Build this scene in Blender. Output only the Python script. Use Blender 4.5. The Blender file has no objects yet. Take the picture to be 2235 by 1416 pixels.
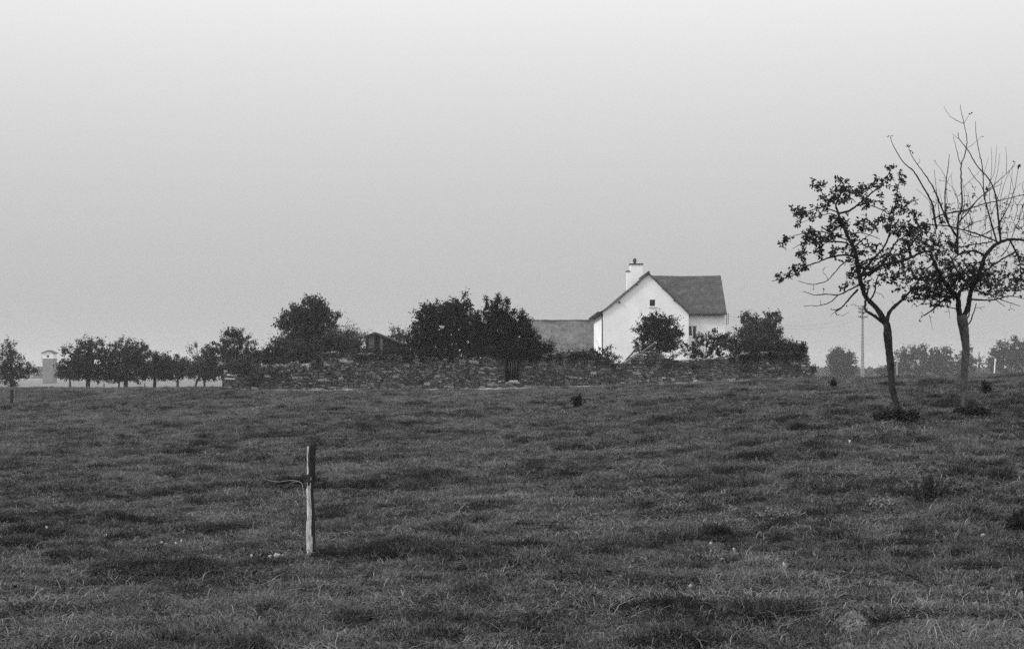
import bpy, math
import numpy as np
from mathutils import Vector

sc = bpy.context.scene
COL = sc.collection
# ------------------------------------------------------------------ camera, sky, sun, exposure
CAMZ, F, CX, HY = 2.0, 3104.0, 1117.5, 815.0      # eye height, focal length and horizon in photograph pixels
cd = bpy.data.cameras.new("camera"); cam = bpy.data.objects.new("camera", cd); COL.objects.link(cam)
cam.location = (0, 0, CAMZ); cam.rotation_euler = (math.radians(90), 0, 0)
cd.sensor_width = 36.0; cd.lens = 50.0; cd.shift_y = (HY - 708.0) / 2235.0
cd.clip_start = 0.1; cd.clip_end = 6000
cd.dof.use_dof = False
sc.camera = cam

SUN_EL, SUN_AZ = 38.0, -68.0          # azimuth from +Y (view direction), negative = to the left
world = bpy.data.worlds.new("World"); sc.world = world; world.use_nodes = True
nt = world.node_tree; nt.nodes.clear()
out = nt.nodes.new("ShaderNodeOutputWorld"); bg = nt.nodes.new("ShaderNodeBackground")
sky = nt.nodes.new("ShaderNodeTexSky"); sky.sky_type = 'NISHITA'; sky.sun_disc = False
sky.sun_elevation = math.radians(SUN_EL); sky.sun_rotation = math.radians(SUN_AZ)
sky.dust_density = 6.0; sky.air_density = 1.0
bw = nt.nodes.new("ShaderNodeRGBToBW")
tc = nt.nodes.new("ShaderNodeTexCoord"); sx = nt.nodes.new("ShaderNodeSeparateXYZ")
# overcast layer: luminance rises from the horizon to the zenith (CIE overcast sky, 1 + 2 sin(elevation))
m1 = nt.nodes.new("ShaderNodeMath"); m1.operation = 'MULTIPLY_ADD'; m1.inputs[2].default_value = 1.0; m1.use_clamp = False
mx = nt.nodes.new("ShaderNodeMath"); mx.operation = 'MAXIMUM'; mx.inputs[1].default_value = 0.0
m2 = nt.nodes.new("ShaderNodeMath"); m2.operation = 'MULTIPLY'; m2.inputs[1].default_value = 4.25
m3 = nt.nodes.new("ShaderNodeMath"); m3.operation = 'MULTIPLY_ADD'; m3.inputs[1].default_value = 0.08
nt.links.new(sky.outputs[0], bw.inputs[0]); nt.links.new(tc.outputs['Generated'], sx.inputs[0])
nt.links.new(sx.outputs['Z'], mx.inputs[0]); 
q1 = nt.nodes.new("ShaderNodeMath"); q1.operation = 'MULTIPLY_ADD'; q1.inputs[1].default_value = 6.5; q1.inputs[2].default_value = 2.2
mn = nt.nodes.new("ShaderNodeMath"); mn.operation = 'MINIMUM'; mn.inputs[1].default_value = 3.3
nt.links.new(mx.outputs[0], q1.inputs[0]); nt.links.new(mx.outputs[0], m1.inputs[0]); nt.links.new(q1.outputs[0], m1.inputs[1])
nt.links.new(m1.outputs[0], mn.inputs[0]); nt.links.new(mn.outputs[0], m2.inputs[0])
nt.links.new(bw.outputs[0], m3.inputs[0]); nt.links.new(m2.outputs[0], m3.inputs[2])
nt.links.new(m3.outputs[0], bg.inputs['Color']); bg.inputs['Strength'].default_value = 0.1
nt.links.new(bg.outputs[0], out.inputs[0])

sl = bpy.data.lights.new("sun", 'SUN'); sl.energy = 2.4; sl.angle = math.radians(10); sl.color = (1, 1, 1)
sun = bpy.data.objects.new("sun", sl); COL.objects.link(sun)
az = math.radians(SUN_AZ); el = math.radians(SUN_EL)
# the sun stands to the left and a little behind the camera
sdir = Vector((math.sin(az) * math.cos(el), -0.35 * math.cos(el), math.sin(el))).normalized()
sun.rotation_euler = sdir.to_track_quat('Z', 'Y').to_euler(); sun.location = (-20, -10, 30)
sky.sun_rotation = math.atan2(sdir.x, sdir.y); sky.sun_elevation = math.asin(sdir.z)

sc.view_settings.view_transform = 'Standard'; sc.view_settings.look = 'None'
sc.view_settings.exposure = 0.0; sc.view_settings.gamma = 1.0; sc.view_settings.use_curve_mapping = False
sc.render.engine = 'CYCLES'
sc.cycles.use_denoising = False
sc.cycles.max_bounces = 5; sc.cycles.diffuse_bounces = 3; sc.cycles.volume_bounces = 1; sc.cycles.transparent_max_bounces = 8
sc.cycles.use_adaptive_sampling = False
sc.render.filter_size = 1.6

# ------------------------------------------------------------------ helpers
def rng(s): return np.random.default_rng(s)
def P(x, y, Y):
    """a point seen at photograph pixel (x, y) standing Y metres ahead"""
    return np.array([(x - CX) / F * Y, Y, CAMZ + (HY - y) / F * Y])
def ppm(Y): return F / Y

_perm = rng(77).random((256, 256))
def vnoise(x, y):
    x = np.asarray(x, float); y = np.asarray(y, float)
    xi = np.floor(x).astype(int); yi = np.floor(y).astype(int); fx = x - xi; fy = y - yi
    fx = fx * fx * (3 - 2 * fx); fy = fy * fy * (3 - 2 * fy)
    g = lambda a, b: _perm[a & 255, b & 255]
    return (g(xi, yi) * (1 - fx) + g(xi + 1, yi) * fx) * (1 - fy) + (g(xi, yi + 1) * (1 - fx) + g(xi + 1, yi + 1) * fx) * fy * 1.0
def fbm(x, y, o=4):
    s = 0; a = .5; t = 0
    for k in range(o):
        s = s + a * vnoise(x * 2 ** k + 17.3 * k, y * 2 ** k + 9.1 * k); t += a; a *= .5
    return s / t

# terrain: height relative to the eye, by viewing column and distance
YK = [0, 8, 16, 24, 31, 40, 50, 60, 70, 80, 88, 100, 115, 150, 320, 700, 1500]
UK = [-.45, -.36, -.2, 0, .13, .2, .3, .45]
TZ = [
 [-1.7,-1.85,-2.1,-2.2,-2.25,-2.15,-1.95,-1.72,-1.5,-1.28,-1.16,-1.06,-1.25,-1.8,-2.2,-2.5,-4],
 [-1.7,-1.85,-2.08,-2.15,-2.15,-2.0,-1.8,-1.6,-1.4,-1.22,-1.12,-1.06,-1.25,-1.8,-2.2,-2.5,-4],
 [-1.7,-1.85,-2.06,-2.05,-1.95,-1.75,-1.5,-1.25,-1.03,-.91,-.93,-1.03,-1.28,-1.8,-2.2,-2.5,-4],
 [-1.7,-1.85,-2.0,-1.9,-1.75,-1.5,-1.27,-1.08,-.94,-.86,-.88,-.95,-1.1,-1.6,-2.2,-2.5,-4],
 [-1.7,-1.82,-1.9,-1.6,-1.35,-1.08,-.85,-.7,-.61,-.57,-.57,-.7,-.9,-1.5,-2.2,-2.5,-4],
 [-1.7,-1.8,-1.85,-1.38,-1.1,-.78,-.54,-.43,-.38,-.34,-.3,-.5,-.8,-1.5,-2.2,-2.5,-4],
 [-1.7,-1.8,-1.8,-1.28,-.98,-.57,-.27,-.14,-.16,-.27,-.4,-.6,-.9,-1.5,-2.2,-2.5,-4],
 [-1.7,-1.8,-1.78,-1.28,-.95,-.52,-.22,-.1,-.12,-.22,-.36,-.55,-.9,-1.5,-2.2,-2.5,-4]]
_lg = np.linspace(0, math.log(1 + 1500 / 4.), 500); _yy = 4 * (np.exp(_lg) - 1); _uu = np.linspace(-.45, .45, 181)
_T = np.array([np.interp(_yy, YK, r) for r in TZ]); _T = np.array([np.interp(_uu, UK, _T[:, j]) for j in range(500)])
def _blur(a, s, ax):
    k = np.exp(-.5 * (np.arange(-3 * s, 3 * s + 1) / s) ** 2); k /= k.sum()
    pad = [(0, 0), (0, 0)]; pad[ax] = (3 * s, 3 * s); b = np.pad(a, pad, mode='edge')
    return np.apply_along_axis(lambda v: np.convolve(v, k, 'valid'), ax, b)
_T = _blur(_blur(_T, 4, 0), 5, 1)
def G0(X, Y):
    X = np.asarray(X, float); Y = np.asarray(Y, float); Yc = np.clip(Y, .5, 1499)
    u = np.clip(X / np.maximum(Yc, 6), -.4499, .4499)
    a = np.log(1 + Yc / 4) / _lg[-1] * 499; b = (u + .45) / .9 * 180
    i = np.clip(a.astype(int), 0, 498); j = np.clip(b.astype(int), 0, 179); fa = a - i; fb = b - j
    return CAMZ + (_T[i, j] * (1 - fb) + _T[i, j + 1] * fb) * (1 - fa) + (_T[i + 1, j] * (1 - fb) + _T[i + 1, j + 1] * fb) * fa
def _hit(px, py):
    u = (px - CX) / F; Y = np.linspace(8, 110, 3000); d = CAMZ + (HY - py) / F * Y - G0(u * Y, Y); i = np.nonzero(d < 0)[0]
    return u * Y[i[0]], Y[i[0]]
HOLLOWS = []      # hollows with longer grass, toned darker for the shade in them
for px, py, w_, h_, k_ in ((1400,1192,120,24,1.),(1740,1180,165,20,1.),(2110,1135,70,16,.8),(490,976,60,9,.9),(100,987,60,9,.9),(510,1148,60,14,.9),(230,1215,120,12,.8),(60,1160,60,12,.7),(1400,882,50,6,.9),(1030,1068,90,12,.7),(700,1255,90,10,.6),(600,1095,60,10,.5),(1600,890,60,6,.7),(1560,1112,60,8,.6),(1740,1030,60,8,.5),(160,1045,90,12,.5),(1480,1385,60,14,.9),(1860,1395,40,14,.9),(1000,1290,110,10,.5),(250,1330,120,14,.6),(1960,1230,120,9,.5),(1220,1042,70,9,.7),(820,1140,80,10,.5),(330,1290,90,9,.6),(1330,960,60,6,.5),(1830,905,50,8,.7),(900,958,60,6,.5),(2180,1010,60,8,.6),(1650,1350,60,9,.5),(1180,1400,80,12,.6)):
    x_, y_ = _hit(px, py); y2_ = _hit(px, py - h_)[1]; HOLLOWS.append((x_, y_, w_ * y_ / F, max(.25, (y2_ - y_)), k_))
def hollow(X, Y):
    X, Y = np.broadcast_arrays(np.asarray(X, float), np.asarray(Y, float)); o = np.zeros(X.shape)
    wob = .5 * (fbm(X / .5 + 3, Y / .5, 2) - .5)
    for x_, y_, a_, b_, k_ in HOLLOWS:
        q = ((X - x_) / a_) ** 2 + ((Y - y_) / b_) ** 2; o = np.maximum(o, k_ * np.exp(-q * 1.4) * (1 + wob))
    return o
def hummock(X, Y):
    a = fbm(X / 1.9 + .1 * Y, Y / 1.7 - X * .05, 3) - .5
    b = fbm(X / .42 + 31, Y / .38 + 7, 3) - .5
    c = np.clip(fbm(X / 1.1 + 5, Y / 1.0 + 3, 2) - .6, 0, 1)
    w = fbm(X / 7. + 2, Y / 2.6 - X * .10 + 8, 2) - .5
    k = 1 / (1 + np.clip(np.abs(Y) - 60, 0, 500) / 40.)
    return (a * .15 + b * .17 + c * .26 + w * .20) * k - .02 - .09 * hollow(X, Y)
def G(X, Y): return G0(X, Y) + hummock(np.asarray(X, float), np.asarray(Y, float))
def Gs(x, y): return float(G(np.array([x]), np.array([y]))[0])
def tall_mask(X, Y):
    a = fbm(X / 1.35 + 40 + .05 * Y, Y / 1.05 + 11 - .05 * X, 3)
    return np.clip(np.clip((a - .62) / .08, 0, .8) + np.clip((hollow(X, Y) - .25) / .25, 0, 1), 0, 1)
def tone_map(X, Y):
    a = fbm(X / 1.7 + 3, Y / 1.6, 4); b = fbm(X / .3 + 71, Y / .3 + 2, 2); c = fbm(X / 14. + 7, Y / 9. + 5, 2)
    d = np.clip((Y - 22) / 40., 0, 1); d = d * d * (3 - 2 * d) * np.clip((140 - Y) / 40., 0, 1)      # tone painted paler up the slope, for the brighter look of far grass
    f = np.clip(1 - np.abs(Y - 77 - .19 * X) / 6., 0, 1) * (np.abs(X - 2) < 15)                       # trodden ground before the wall
    e = fbm(X / .12 + 11, Y / .12 + 5, 2)
    t = .45 + (a - .5) * 1.2 + (b - .5) * 1.3 + (e - .5) * .7 + (c - .5) * .6 + .33 * d + .14 * f
    return np.clip(t, 0, 1)
ROCKS = []       # filled below, used to keep the grass from burying the stones

def mesh_obj(name, V, faces, mats, root=None, mi=None, smooth=False, attrs=None):
    """faces: list of int arrays, each (n, k)"""
    V = np.asarray(V, float).reshape(-1, 3)
    off = np.array(root.location) if root is not None else np.zeros(3)
    me = bpy.data.meshes.new(name)
    faces = [np.asarray(f, int) for f in faces if len(f)]
    loops = np.concatenate([f.ravel() for f in faces]) if faces else np.zeros(0, int)
    cnt = np.concatenate([np.full(len(f), f.shape[1]) for f in faces]) if faces else np.zeros(0, int)
    me.vertices.add(len(V)); me.vertices.foreach_set("co", (V - off).astype(np.float32).ravel())
    if len(cnt):
        me.loops.add(len(loops)); me.loops.foreach_set("vertex_index", loops.astype(np.int32))
        me.polygons.add(len(cnt)); st = np.concatenate([[0], np.cumsum(cnt)[:-1]])
        me.polygons.foreach_set("loop_start", st.astype(np.int32))
        if mi is not None: me.polygons.foreach_set("material_index", np.asarray(mi, np.int32))
        if smooth: me.polygons.foreach_set("use_smooth", np.ones(len(cnt), bool))
    for m in (mats if isinstance(mats, (list, tuple)) else [mats]): me.materials.append(m)
    if attrs:
        for k, (t, d) in attrs.items():
            a = me.attributes.new(k, t, 'POINT'); a.data.foreach_set('vector' if t == 'FLOAT_VECTOR' else 'value', d)
    me.update(calc_edges=True); me.validate()
    o = bpy.data.objects.new(name, me); COL.objects.link(o)
    if root is not None: o.parent = root
    return o
def tag(o, label=None, cat=None, group=None, kind=None):
    if label: o["label"] = label
    if cat: o["category"] = cat
    if group: o["group"] = group
    if kind: o["kind"] = kind
    return o
def thing(name, loc, label, cat, group=None):
    o = bpy.data.objects.new(name, None); o.location = tuple(float(v) for v in loc); COL.objects.link(o)
    return tag(o, label, cat, group)
def stuff(o): o["kind"] = "stuff"; return o

class MB:
    """collects quads/tris with arbitrary polygons"""
    def __init__(s): s.V = []; s.F = []; s.M = []; s.n = 0
    def add(s, V, F, m=0):
        V = np.asarray(V, float).reshape(-1, 3)
        for f in F: s.F.append([int(i) + s.n for i in f]); s.M.append(m)
        s.V.append(V); s.n += len(V)
    def box(s, x0, x1, y0, y1, z0, z1, m=0):
        s.add([(x0,y0,z0),(x1,y0,z0),(x1,y1,z0),(x0,y1,z0),(x0,y0,z1),(x1,y0,z1),(x1,y1,z1),(x0,y1,z1)],
              [(0,3,2,1),(4,5,6,7),(0,1,5,4),(1,2,6,5),(2,3,7,6),(3,0,4,7)], m)
    def prism(s, poly, a, b, m=0):
        """polygon of (x,z) points extruded from y=a to y=b"""
        n = len(poly); V = [(p[0], a, p[1]) for p in poly] + [(p[0], b, p[1]) for p in poly]
        s.add(V, [tuple(range(n)), tuple(range(2 * n - 1, n - 1, -1))] + [(i, i + n, (i + 1) % n + n, (i + 1) % n) for i in range(n)], m)
    def tube(s, pts, rad, k=8, m=0):
        V, Fq, caps = tube(pts, rad, k); s.add(V, list(Fq) + caps, m)
    def obj(s, name, mats, root=None, smooth=False):
        V = np.concatenate(s.V); off = np.array(root.location) if root is not None else 0
        me = bpy.data.meshes.new(name); me.from_pydata((V - off).tolist(), [], s.F)
        for mm in (mats if isinstance(mats, (list, tuple)) else [mats]): me.materials.append(mm)
        me.polygons.foreach_set("material_index", np.array(s.M, np.int32))
        if smooth: me.polygons.foreach_set("use_smooth", np.ones(len(s.F), bool))
        me.update(); o = bpy.data.objects.new(name, me); COL.objects.link(o)
        if root is not None: o.parent = root
        return o

def frames(pts):
    d = np.gradient(pts, axis=0); d /= np.linalg.norm(d, axis=1)[:, None] + 1e-9
    ref = np.array([0.13, 1., 0.07]) if abs(d[:, 1]).mean() < .8 else np.array([1., 0, 0])
    a = np.cross(d, ref); a /= np.linalg.norm(a, axis=1)[:, None] + 1e-9
    return d, a, np.cross(d, a)
def tube(pts, rad, k=8, rough=0, seed=0):
    pts = np.asarray(pts, float); n = len(pts); rad = np.broadcast_to(np.asarray(rad, float), (n,))
    d, a, b = frames(pts); th = np.arange(k) / k * 2 * math.pi
    R = rad[:, None] * np.ones((1, k))
    if rough: R = R * (1 + rough * (rng(seed).random((n, k)) - .5) + rough * 1.2 * (vnoise(np.arange(n)[:, None] * .35 + 0 * th, 3 + np.cos(th)[None] * 1.3 + 0 * R) - .5))
    V = pts[:, None] + R[..., None] * (np.cos(th)[None, :, None] * a[:, None] + np.sin(th)[None, :, None] * b[:, None])
    i = np.arange(n - 1)[:, None] * k; j = np.arange(k)[None]; j2 = (j + 1) % k
    Fq = np.stack([i + j, i + j2, i + k + j2, i + k + j], -1).reshape(-1, 4)
    return V.reshape(-1, 3), Fq, [tuple(range(k))[::-1], tuple(range((n - 1) * k, n * k))]
def catmull(pts, step):
    pts = np.asarray(pts, float)
    if len(pts) < 3: 
        n = max(2, int(np.linalg.norm(pts[1, :3] - pts[0, :3]) / step) + 1); t = np.linspace(0, 1, n)[:, None]; return pts[0] * (1 - t) + pts[1] * t
    q = np.vstack([2 * pts[0] - pts[1], pts, 2 * pts[-1] - pts[-2]]); o = []
    for i in range(1, len(q) - 2):
        L = np.linalg.norm(q[i + 1, :3] - q[i, :3]); n = max(2, int(L / step) + 1); t = np.linspace(0, 1, n, endpoint=False)[:, None]
        o.append(.5 * (2 * q[i] + (q[i + 1] - q[i - 1]) * t + (2 * q[i - 1] - 5 * q[i] + 4 * q[i + 1] - q[i + 2]) * t ** 2 + (3 * q[i] - q[i - 1] - 3 * q[i + 1] + q[i + 2]) * t ** 3))
    o.append(q[-2][None]); return np.vstack(o)

class Bulk:
    """tubes (quads) and leaves (quads) of one mesh, numpy only"""
    def __init__(s): s.V = []; s.Q = []; s.n = 0
    def addq(s, V, Q): s.V.append(V); s.Q.append(Q + s.n); s.n += len(V)
    def tube(s, pts, rad, k=4, rough=0, seed=0):
        V, Q, _ = tube(pts, rad, k, rough, seed); s.addq(V, Q)
    def obj(s, name, mat, root, smooth=False):
        return mesh_obj(name, np.concatenate(s.V), [np.concatenate(s.Q)], mat, root, smooth=smooth)

def rand_dirs(r, n):
    v = r.normal(size=(n, 3)); return v / (np.linalg.norm(v, axis=1)[:, None] + 1e-9)
def leaves(pos, size, r, asp=.55, droop=0., dirs=None, fold=False):
    """one pointed leaf per position; size array"""
    n = len(pos); t = rand_dirs(r, n) if dirs is None else dirs
    t = t + np.array([0, 0, -droop]); t /= np.linalg.norm(t, axis=1)[:, None] + 1e-9
    w = np.cross(t, rand_dirs(r, n)); w /= np.linalg.norm(w, axis=1)[:, None] + 1e-9
    L = np.broadcast_to(size, (n,))[:, None]
    if not fold:
        V = np.stack([pos, pos + t * L * .45 + w * L * asp * .5, pos + t * L, pos + t * L * .45 - w * L * asp * .5], 1)
        return V.reshape(-1, 3), np.arange(4 * n).reshape(-1, 4)
    nn = np.cross(t, w)
    W = w * L * asp * .5; U = nn * L * asp * .16
    V = np.stack([pos, pos + t * L * .3 + W * .85 + U, pos + t * L * .68 + W * .8 + U - nn * L * .05, pos + t * L - nn * L * .14,
                  pos + t * L * .68 - W * .8 + U - nn * L * .05, pos + t * L * .3 - W * .85 + U], 1)
    b = np.arange(n)[:, None] * 6
    return V.reshape(-1, 3), np.concatenate([b + [0, 1, 2, 3], b + [0, 3, 4, 5]])

# ------------------------------------------------------------------ materials (the photograph is black and white: every colour is a grey)
def mat(name, g, rough=.85, var=.35, scale=2.5, bump=0., bscale=12., spec=.25, trans=0., attr=None, lo=None, hi=None, stretch=None, coords='Object'):
    m = bpy.data.materials.new(name); m.use_nodes = True; t = m.node_tree; N = t.nodes; Lk = t.links
    b = N['Principled BSDF']; b.inputs['Roughness'].default_value = rough; b.inputs['Specular IOR Level'].default_value = spec
    c = N.new('ShaderNodeTexCoord'); src = c.outputs[coords]
    if stretch:
        mp = N.new('ShaderNodeMapping'); mp.inputs['Scale'].default_value = stretch; Lk.new(src, mp.inputs[0]); src = mp.outputs[0]
    n = N.new('ShaderNodeTexNoise'); n.inputs['Scale'].default_value = scale; n.inputs['Detail'].default_value = 6; n.inputs['Roughness'].default_value = .65
    Lk.new(src, n.inputs['Vector'])
    mr = N.new('ShaderNodeMapRange'); mr.inputs['From Min'].default_value = .3; mr.inputs['From Max'].default_value = .7
    mr.inputs['To Min'].default_value = g * (1 - var); mr.inputs['To Max'].default_value = g * (1 + var)
    Lk.new(n.outputs['Fac'], mr.inputs['Value']); last = mr.outputs[0]
    if attr:
        a = N.new('ShaderNodeAttribute'); a.attribute_name = attr[0]; a.attribute_type = attr[1]
        r2 = N.new('ShaderNodeMapRange'); r2.inputs['To Min'].default_value = lo; r2.inputs['To Max'].default_value = hi
        Lk.new(a.outputs['Fac'], r2.inputs['Value'])
        mm = N.new('ShaderNodeMath'); mm.operation = 'MULTIPLY'; Lk.new(last, mm.inputs[0]); Lk.new(r2.outputs[0], mm.inputs[1]); last = mm.outputs[0]
    Lk.new(last, b.inputs['Base Color'])
    if bump:
        n2 = N.new('ShaderNodeTexNoise'); n2.inputs['Scale'].default_value = bscale; n2.inputs['Detail'].default_value = 5; Lk.new(src, n2.inputs['Vector'])
        bp = N.new('ShaderNodeBump'); bp.inputs['Strength'].default_value = 1; bp.inputs['Distance'].default_value = bump
        Lk.new(n2.outputs['Fac'], bp.inputs['Height']); Lk.new(bp.outputs[0], b.inputs['Normal'])
    if trans:
        tr = N.new('ShaderNodeBsdfTranslucent'); Lk.new(last, tr.inputs['Color']); mxs = N.new('ShaderNodeMixShader'); mxs.inputs[0].default_value = trans
        Lk.new(b.outputs[0], mxs.inputs[1]); Lk.new(tr.outputs[0], mxs.inputs[2]); Lk.new(mxs.outputs[0], N['Material Output'].inputs[0])
    return m
def slate(name, g, var, course, bump, pale=0.):
    """slates or tiles in courses, with lichen"""
    m = mat(name, g, .75, var, 1.3, 0, spec=.3); t = m.node_tree; N = t.nodes; Lk = t.links; b = N['Principled BSDF']
    c = N.new('ShaderNodeTexCoord'); mp = N.new('ShaderNodeMapping'); mp.inputs['Rotation'].default_value = (math.radians(90), 0, 0); Lk.new(c.outputs['Object'], mp.inputs[0])
    br = N.new('ShaderNodeTexBrick'); br.inputs['Scale'].default_value = 1; br.inputs['Brick Width'].default_value = course * 1.1; br.inputs['Row Height'].default_value = course * .7
    br.inputs['Mortar Size'].default_value = .012; br.inputs['Color1'].default_value = (.82, .82, .82, 1); br.inputs['Color2'].default_value = (1.2, 1.2, 1.2, 1); br.inputs['Mortar'].default_value = (.6, .6, .6, 1)
    Lk.new(mp.outputs[0], br.inputs['Vector'])
    old = b.inputs['Base Color'].links[0].from_socket
    mm = N.new('ShaderNodeMix'); mm.data_type = 'RGBA'; mm.blend_type = 'MULTIPLY'; mm.inputs[0].default_value = 1
    Lk.new(old, mm.inputs[6]); Lk.new(br.outputs['Color'], mm.inputs[7])
    n = N.new('ShaderNodeTexNoise'); n.inputs['Scale'].default_value = 2.2; n.inputs['Detail'].default_value = 9; n.inputs['Roughness'].default_value = .75; Lk.new(c.outputs['Object'], n.inputs['Vector'])
    r = N.new('ShaderNodeMapRange'); r.inputs['From Min'].default_value = .52; r.inputs['From Max'].default_value = .68; Lk.new(n.outputs['Fac'], r.inputs['Value'])
    sc2 = N.new('ShaderNodeMath'); sc2.operation = 'MULTIPLY'; sc2.inputs[1].default_value = pale; Lk.new(r.outputs[0], sc2.inputs[0])
    m2_ = N.new('ShaderNodeMix'); m2_.data_type = 'RGBA'; Lk.new(sc2.outputs[0], m2_.inputs[0]); Lk.new(mm.outputs[2], m2_.inputs[6]); m2_.inputs[7].default_value = (.25, .25, .25, 1)
    Lk.new(m2_.outputs[2], b.inputs['Base Color'])
    bp = N.new('ShaderNodeBump'); bp.inputs['Distance'].default_value = bump; Lk.new(br.outputs['Fac'], bp.inputs['Height']); bp.invert = True; Lk.new(bp.outputs[0], b.inputs['Normal'])
    return m
M = {}
M['ground'] = mat('ground', .034, 1, .35, 1.7, .03, 9, .0, attr=('tone', 'GEOMETRY'), lo=.5, hi=1.7)
M['grass'] = mat('grass', .062, .8, .25, 3, 0, spec=.15, trans=.2, attr=('tone', 'INSTANCER'), lo=.18, hi=2.35)
M['rosette'] = mat('rosette_leaf', .06, .6, .3, 3, spec=.3, attr=('tone', 'INSTANCER'), lo=.2, hi=1.6)
M['dry'] = mat('dry_stalk', .24, .9, .25, 3, spec=.1, attr=('tone', 'INSTANCER'), lo=.6, hi=1.2)
M['far_field'] = mat('far_field', .17, 1, .15, .05, spec=0)
M['earth'] = mat('earth', .27, 1, .45, 1.5, .03, 8, spec=0)
M['mole'] = mat('crumbly_earth', .13, 1, .5, 8, .03, 25, spec=0)
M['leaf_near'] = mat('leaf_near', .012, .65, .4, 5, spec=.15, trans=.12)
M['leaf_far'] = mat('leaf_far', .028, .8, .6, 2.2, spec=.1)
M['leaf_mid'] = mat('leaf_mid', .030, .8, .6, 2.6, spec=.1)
M['leaf_dark'] = mat('leaf_dark', .010, .75, .6, 3, spec=.08)
M['leaf_black'] = mat('leaf_black', .006, .7, .6, 3, spec=.08)
M['door'] = mat('shaded_door', .008, 1, .5, 6, 0, spec=0, stretch=(4, 4, .5))
M['leaf_light'] = mat('leaf_light', .055, .9, .4, 1.2, spec=.1)
M['leaf_dry'] = mat('leaf_dry', .15, .9, .4, 2, spec=.1)
M['weed'] = mat('weed_leaf', .022, .8, .45, 6, spec=.1)
M['bark_pale'] = mat('bark_pale', .085, .95, .8, 9, .02, 28, spec=.1, stretch=(1, 1, .45))
M['bark_near'] = mat('bark_near', .026, .95, .75, 9, .02, 28, spec=.1, stretch=(1, 1, .45))
M['twig_near'] = mat('twig_near', .035, .9, .3, 9, spec=.1)
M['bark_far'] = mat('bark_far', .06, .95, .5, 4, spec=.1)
M['plaster'] = mat('white_plaster', .83, .9, .10, .45, .004, 9, spec=.1)
M['slate_house'] = slate('house_slate', .055, .25, .22, .012, .35)
M['tile_barn'] = slate('barn_tile', .105, .6, .16, .012, .35)
M['dark_trim'] = mat('dark_trim', .05, .8, .3, 3)
M['white_trim'] = mat('white_trim', .75, .7, .08, 3)
M['pane'] = mat('window_pane', .02, .15, .2, 1, spec=.5)
M['brick_far'] = mat('brick_far', .19, .95, .12, 1.2)
M['concrete'] = mat('concrete', .30, .9, .2, 2)
M['dark_metal'] = mat('dark_metal', .04, .6, .2, 5)
M['mortar'] = mat('mortar', .05, 1, .5, 2.5, .05, 7, spec=0)
M['dressed'] = mat('dressed_plaster', .105, 1, .5, 4.5, .05, 9, spec=0)
for i, g in enumerate((.07, .11, .165, .25, .42)): M['stone%d' % i] = mat('stone_tone_%d' % i, g, .95, .4, 5, .02, 14, spec=.1)
M['white_stone'] = mat('white_stone', .42, .9, .2, 12, .01, 30, spec=.1)
M['board'] = mat('weathered_board', .012, 1, .4, 4, 0, 14, spec=0, stretch=(4, 4, .6))
M['board_pale'] = mat('pale_board', .09, .95, .35, 4, .01, 14, stretch=(4, 4, .6))
M['post_dark'] = mat('post_dark', .022, .9, .7, 14, .01, 40, stretch=(1, 1, .12))
M['post_pale'] = mat('post_pale', .40, .95, .75, 34, .008, 40, stretch=(1, 1, .3))
M['pole_pale'] = mat('peeled_pole', .45, .9, .4, 5)
M['wire'] = mat('wire', .22, .6, .2, 5)
M['dark_wire'] = mat('dark_wire', .12, .6, .2, 5)

# ------------------------------------------------------------------ ground
def build_ground():
    rows = np.concatenate([np.linspace(-40, 3, 24), 3 * (9. / 3) ** (np.linspace(0, 1, 60)[1:]),
                           9 * (110. / 9) ** (np.linspace(0, 1, 620)[1:]), 110 * (1450. / 110) ** (np.linspace(0, 1, 110)[1:])])
    cols = np.concatenate([np.linspace(-1.4, -.48, 30)[:-1], np.linspace(-.48, .48, 430), np.linspace(.48, 1.4, 30)[1:]])
    Yg, U = np.meshgrid(rows, cols, indexing='ij'); X = U * np.maximum(Yg, 9.0)
    X = X + np.where(np.abs(U) > .48, np.sign(U) * (np.abs(U) - .48) * 30, 0)
    Z = G(X, Yg); V = np.stack([X, Yg, Z], -1).reshape(-1, 3)
    nr, nc = Yg.shape; i = np.arange(nr - 1)[:, None] * nc; j = np.arange(nc - 1)[None]
    Q = np.stack([i + j, i + j + 1, i + nc + j + 1, i + nc + j], -1).reshape(-1, 4)
    tone = tone_map(X, Yg)
    o = mesh_obj('pasture', V, [Q], M['ground'], smooth=True, attrs={'tone': ('FLOAT', tone.ravel().astype(np.float32))})
    tag(o, "rough hummocky pasture sloping up to the stone wall", "pasture", kind="structure")
build_ground()

def sheet(name, xy_rows, m, label, lift=.004, kind='structure', cat=None):
    """a sheet that follows the ground; xy_rows (n, k, 2)"""
    A = np.asarray(xy_rows, float); Z = G(A[..., 0], A[..., 1]) + lift
    V = np.dstack([A, Z]).reshape(-1, 3); n, k = A.shape[:2]; i = np.arange(n - 1)[:, None] * k; j = np.arange(k - 1)[None]
    Q = np.stack([i + j, i + k + j, i + k + j + 1, i + j + 1], -1).reshape(-1, 4)
    return tag(mesh_obj(name, V, [Q], m, smooth=True), label, cat, kind=kind)
yy = 135 * (760. / 135) ** np.linspace(0, 1, 70); uu = np.linspace(-.62, .02, 80)
Yg, U = np.meshgrid(yy, uu, indexing='ij')
sheet('stubble_field', np.stack([(U * Yg)[:, ::-1], Yg], -1), M['far_field'], "pale flat field stretching away beyond the orchard trunks", .05, cat="field")

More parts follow.
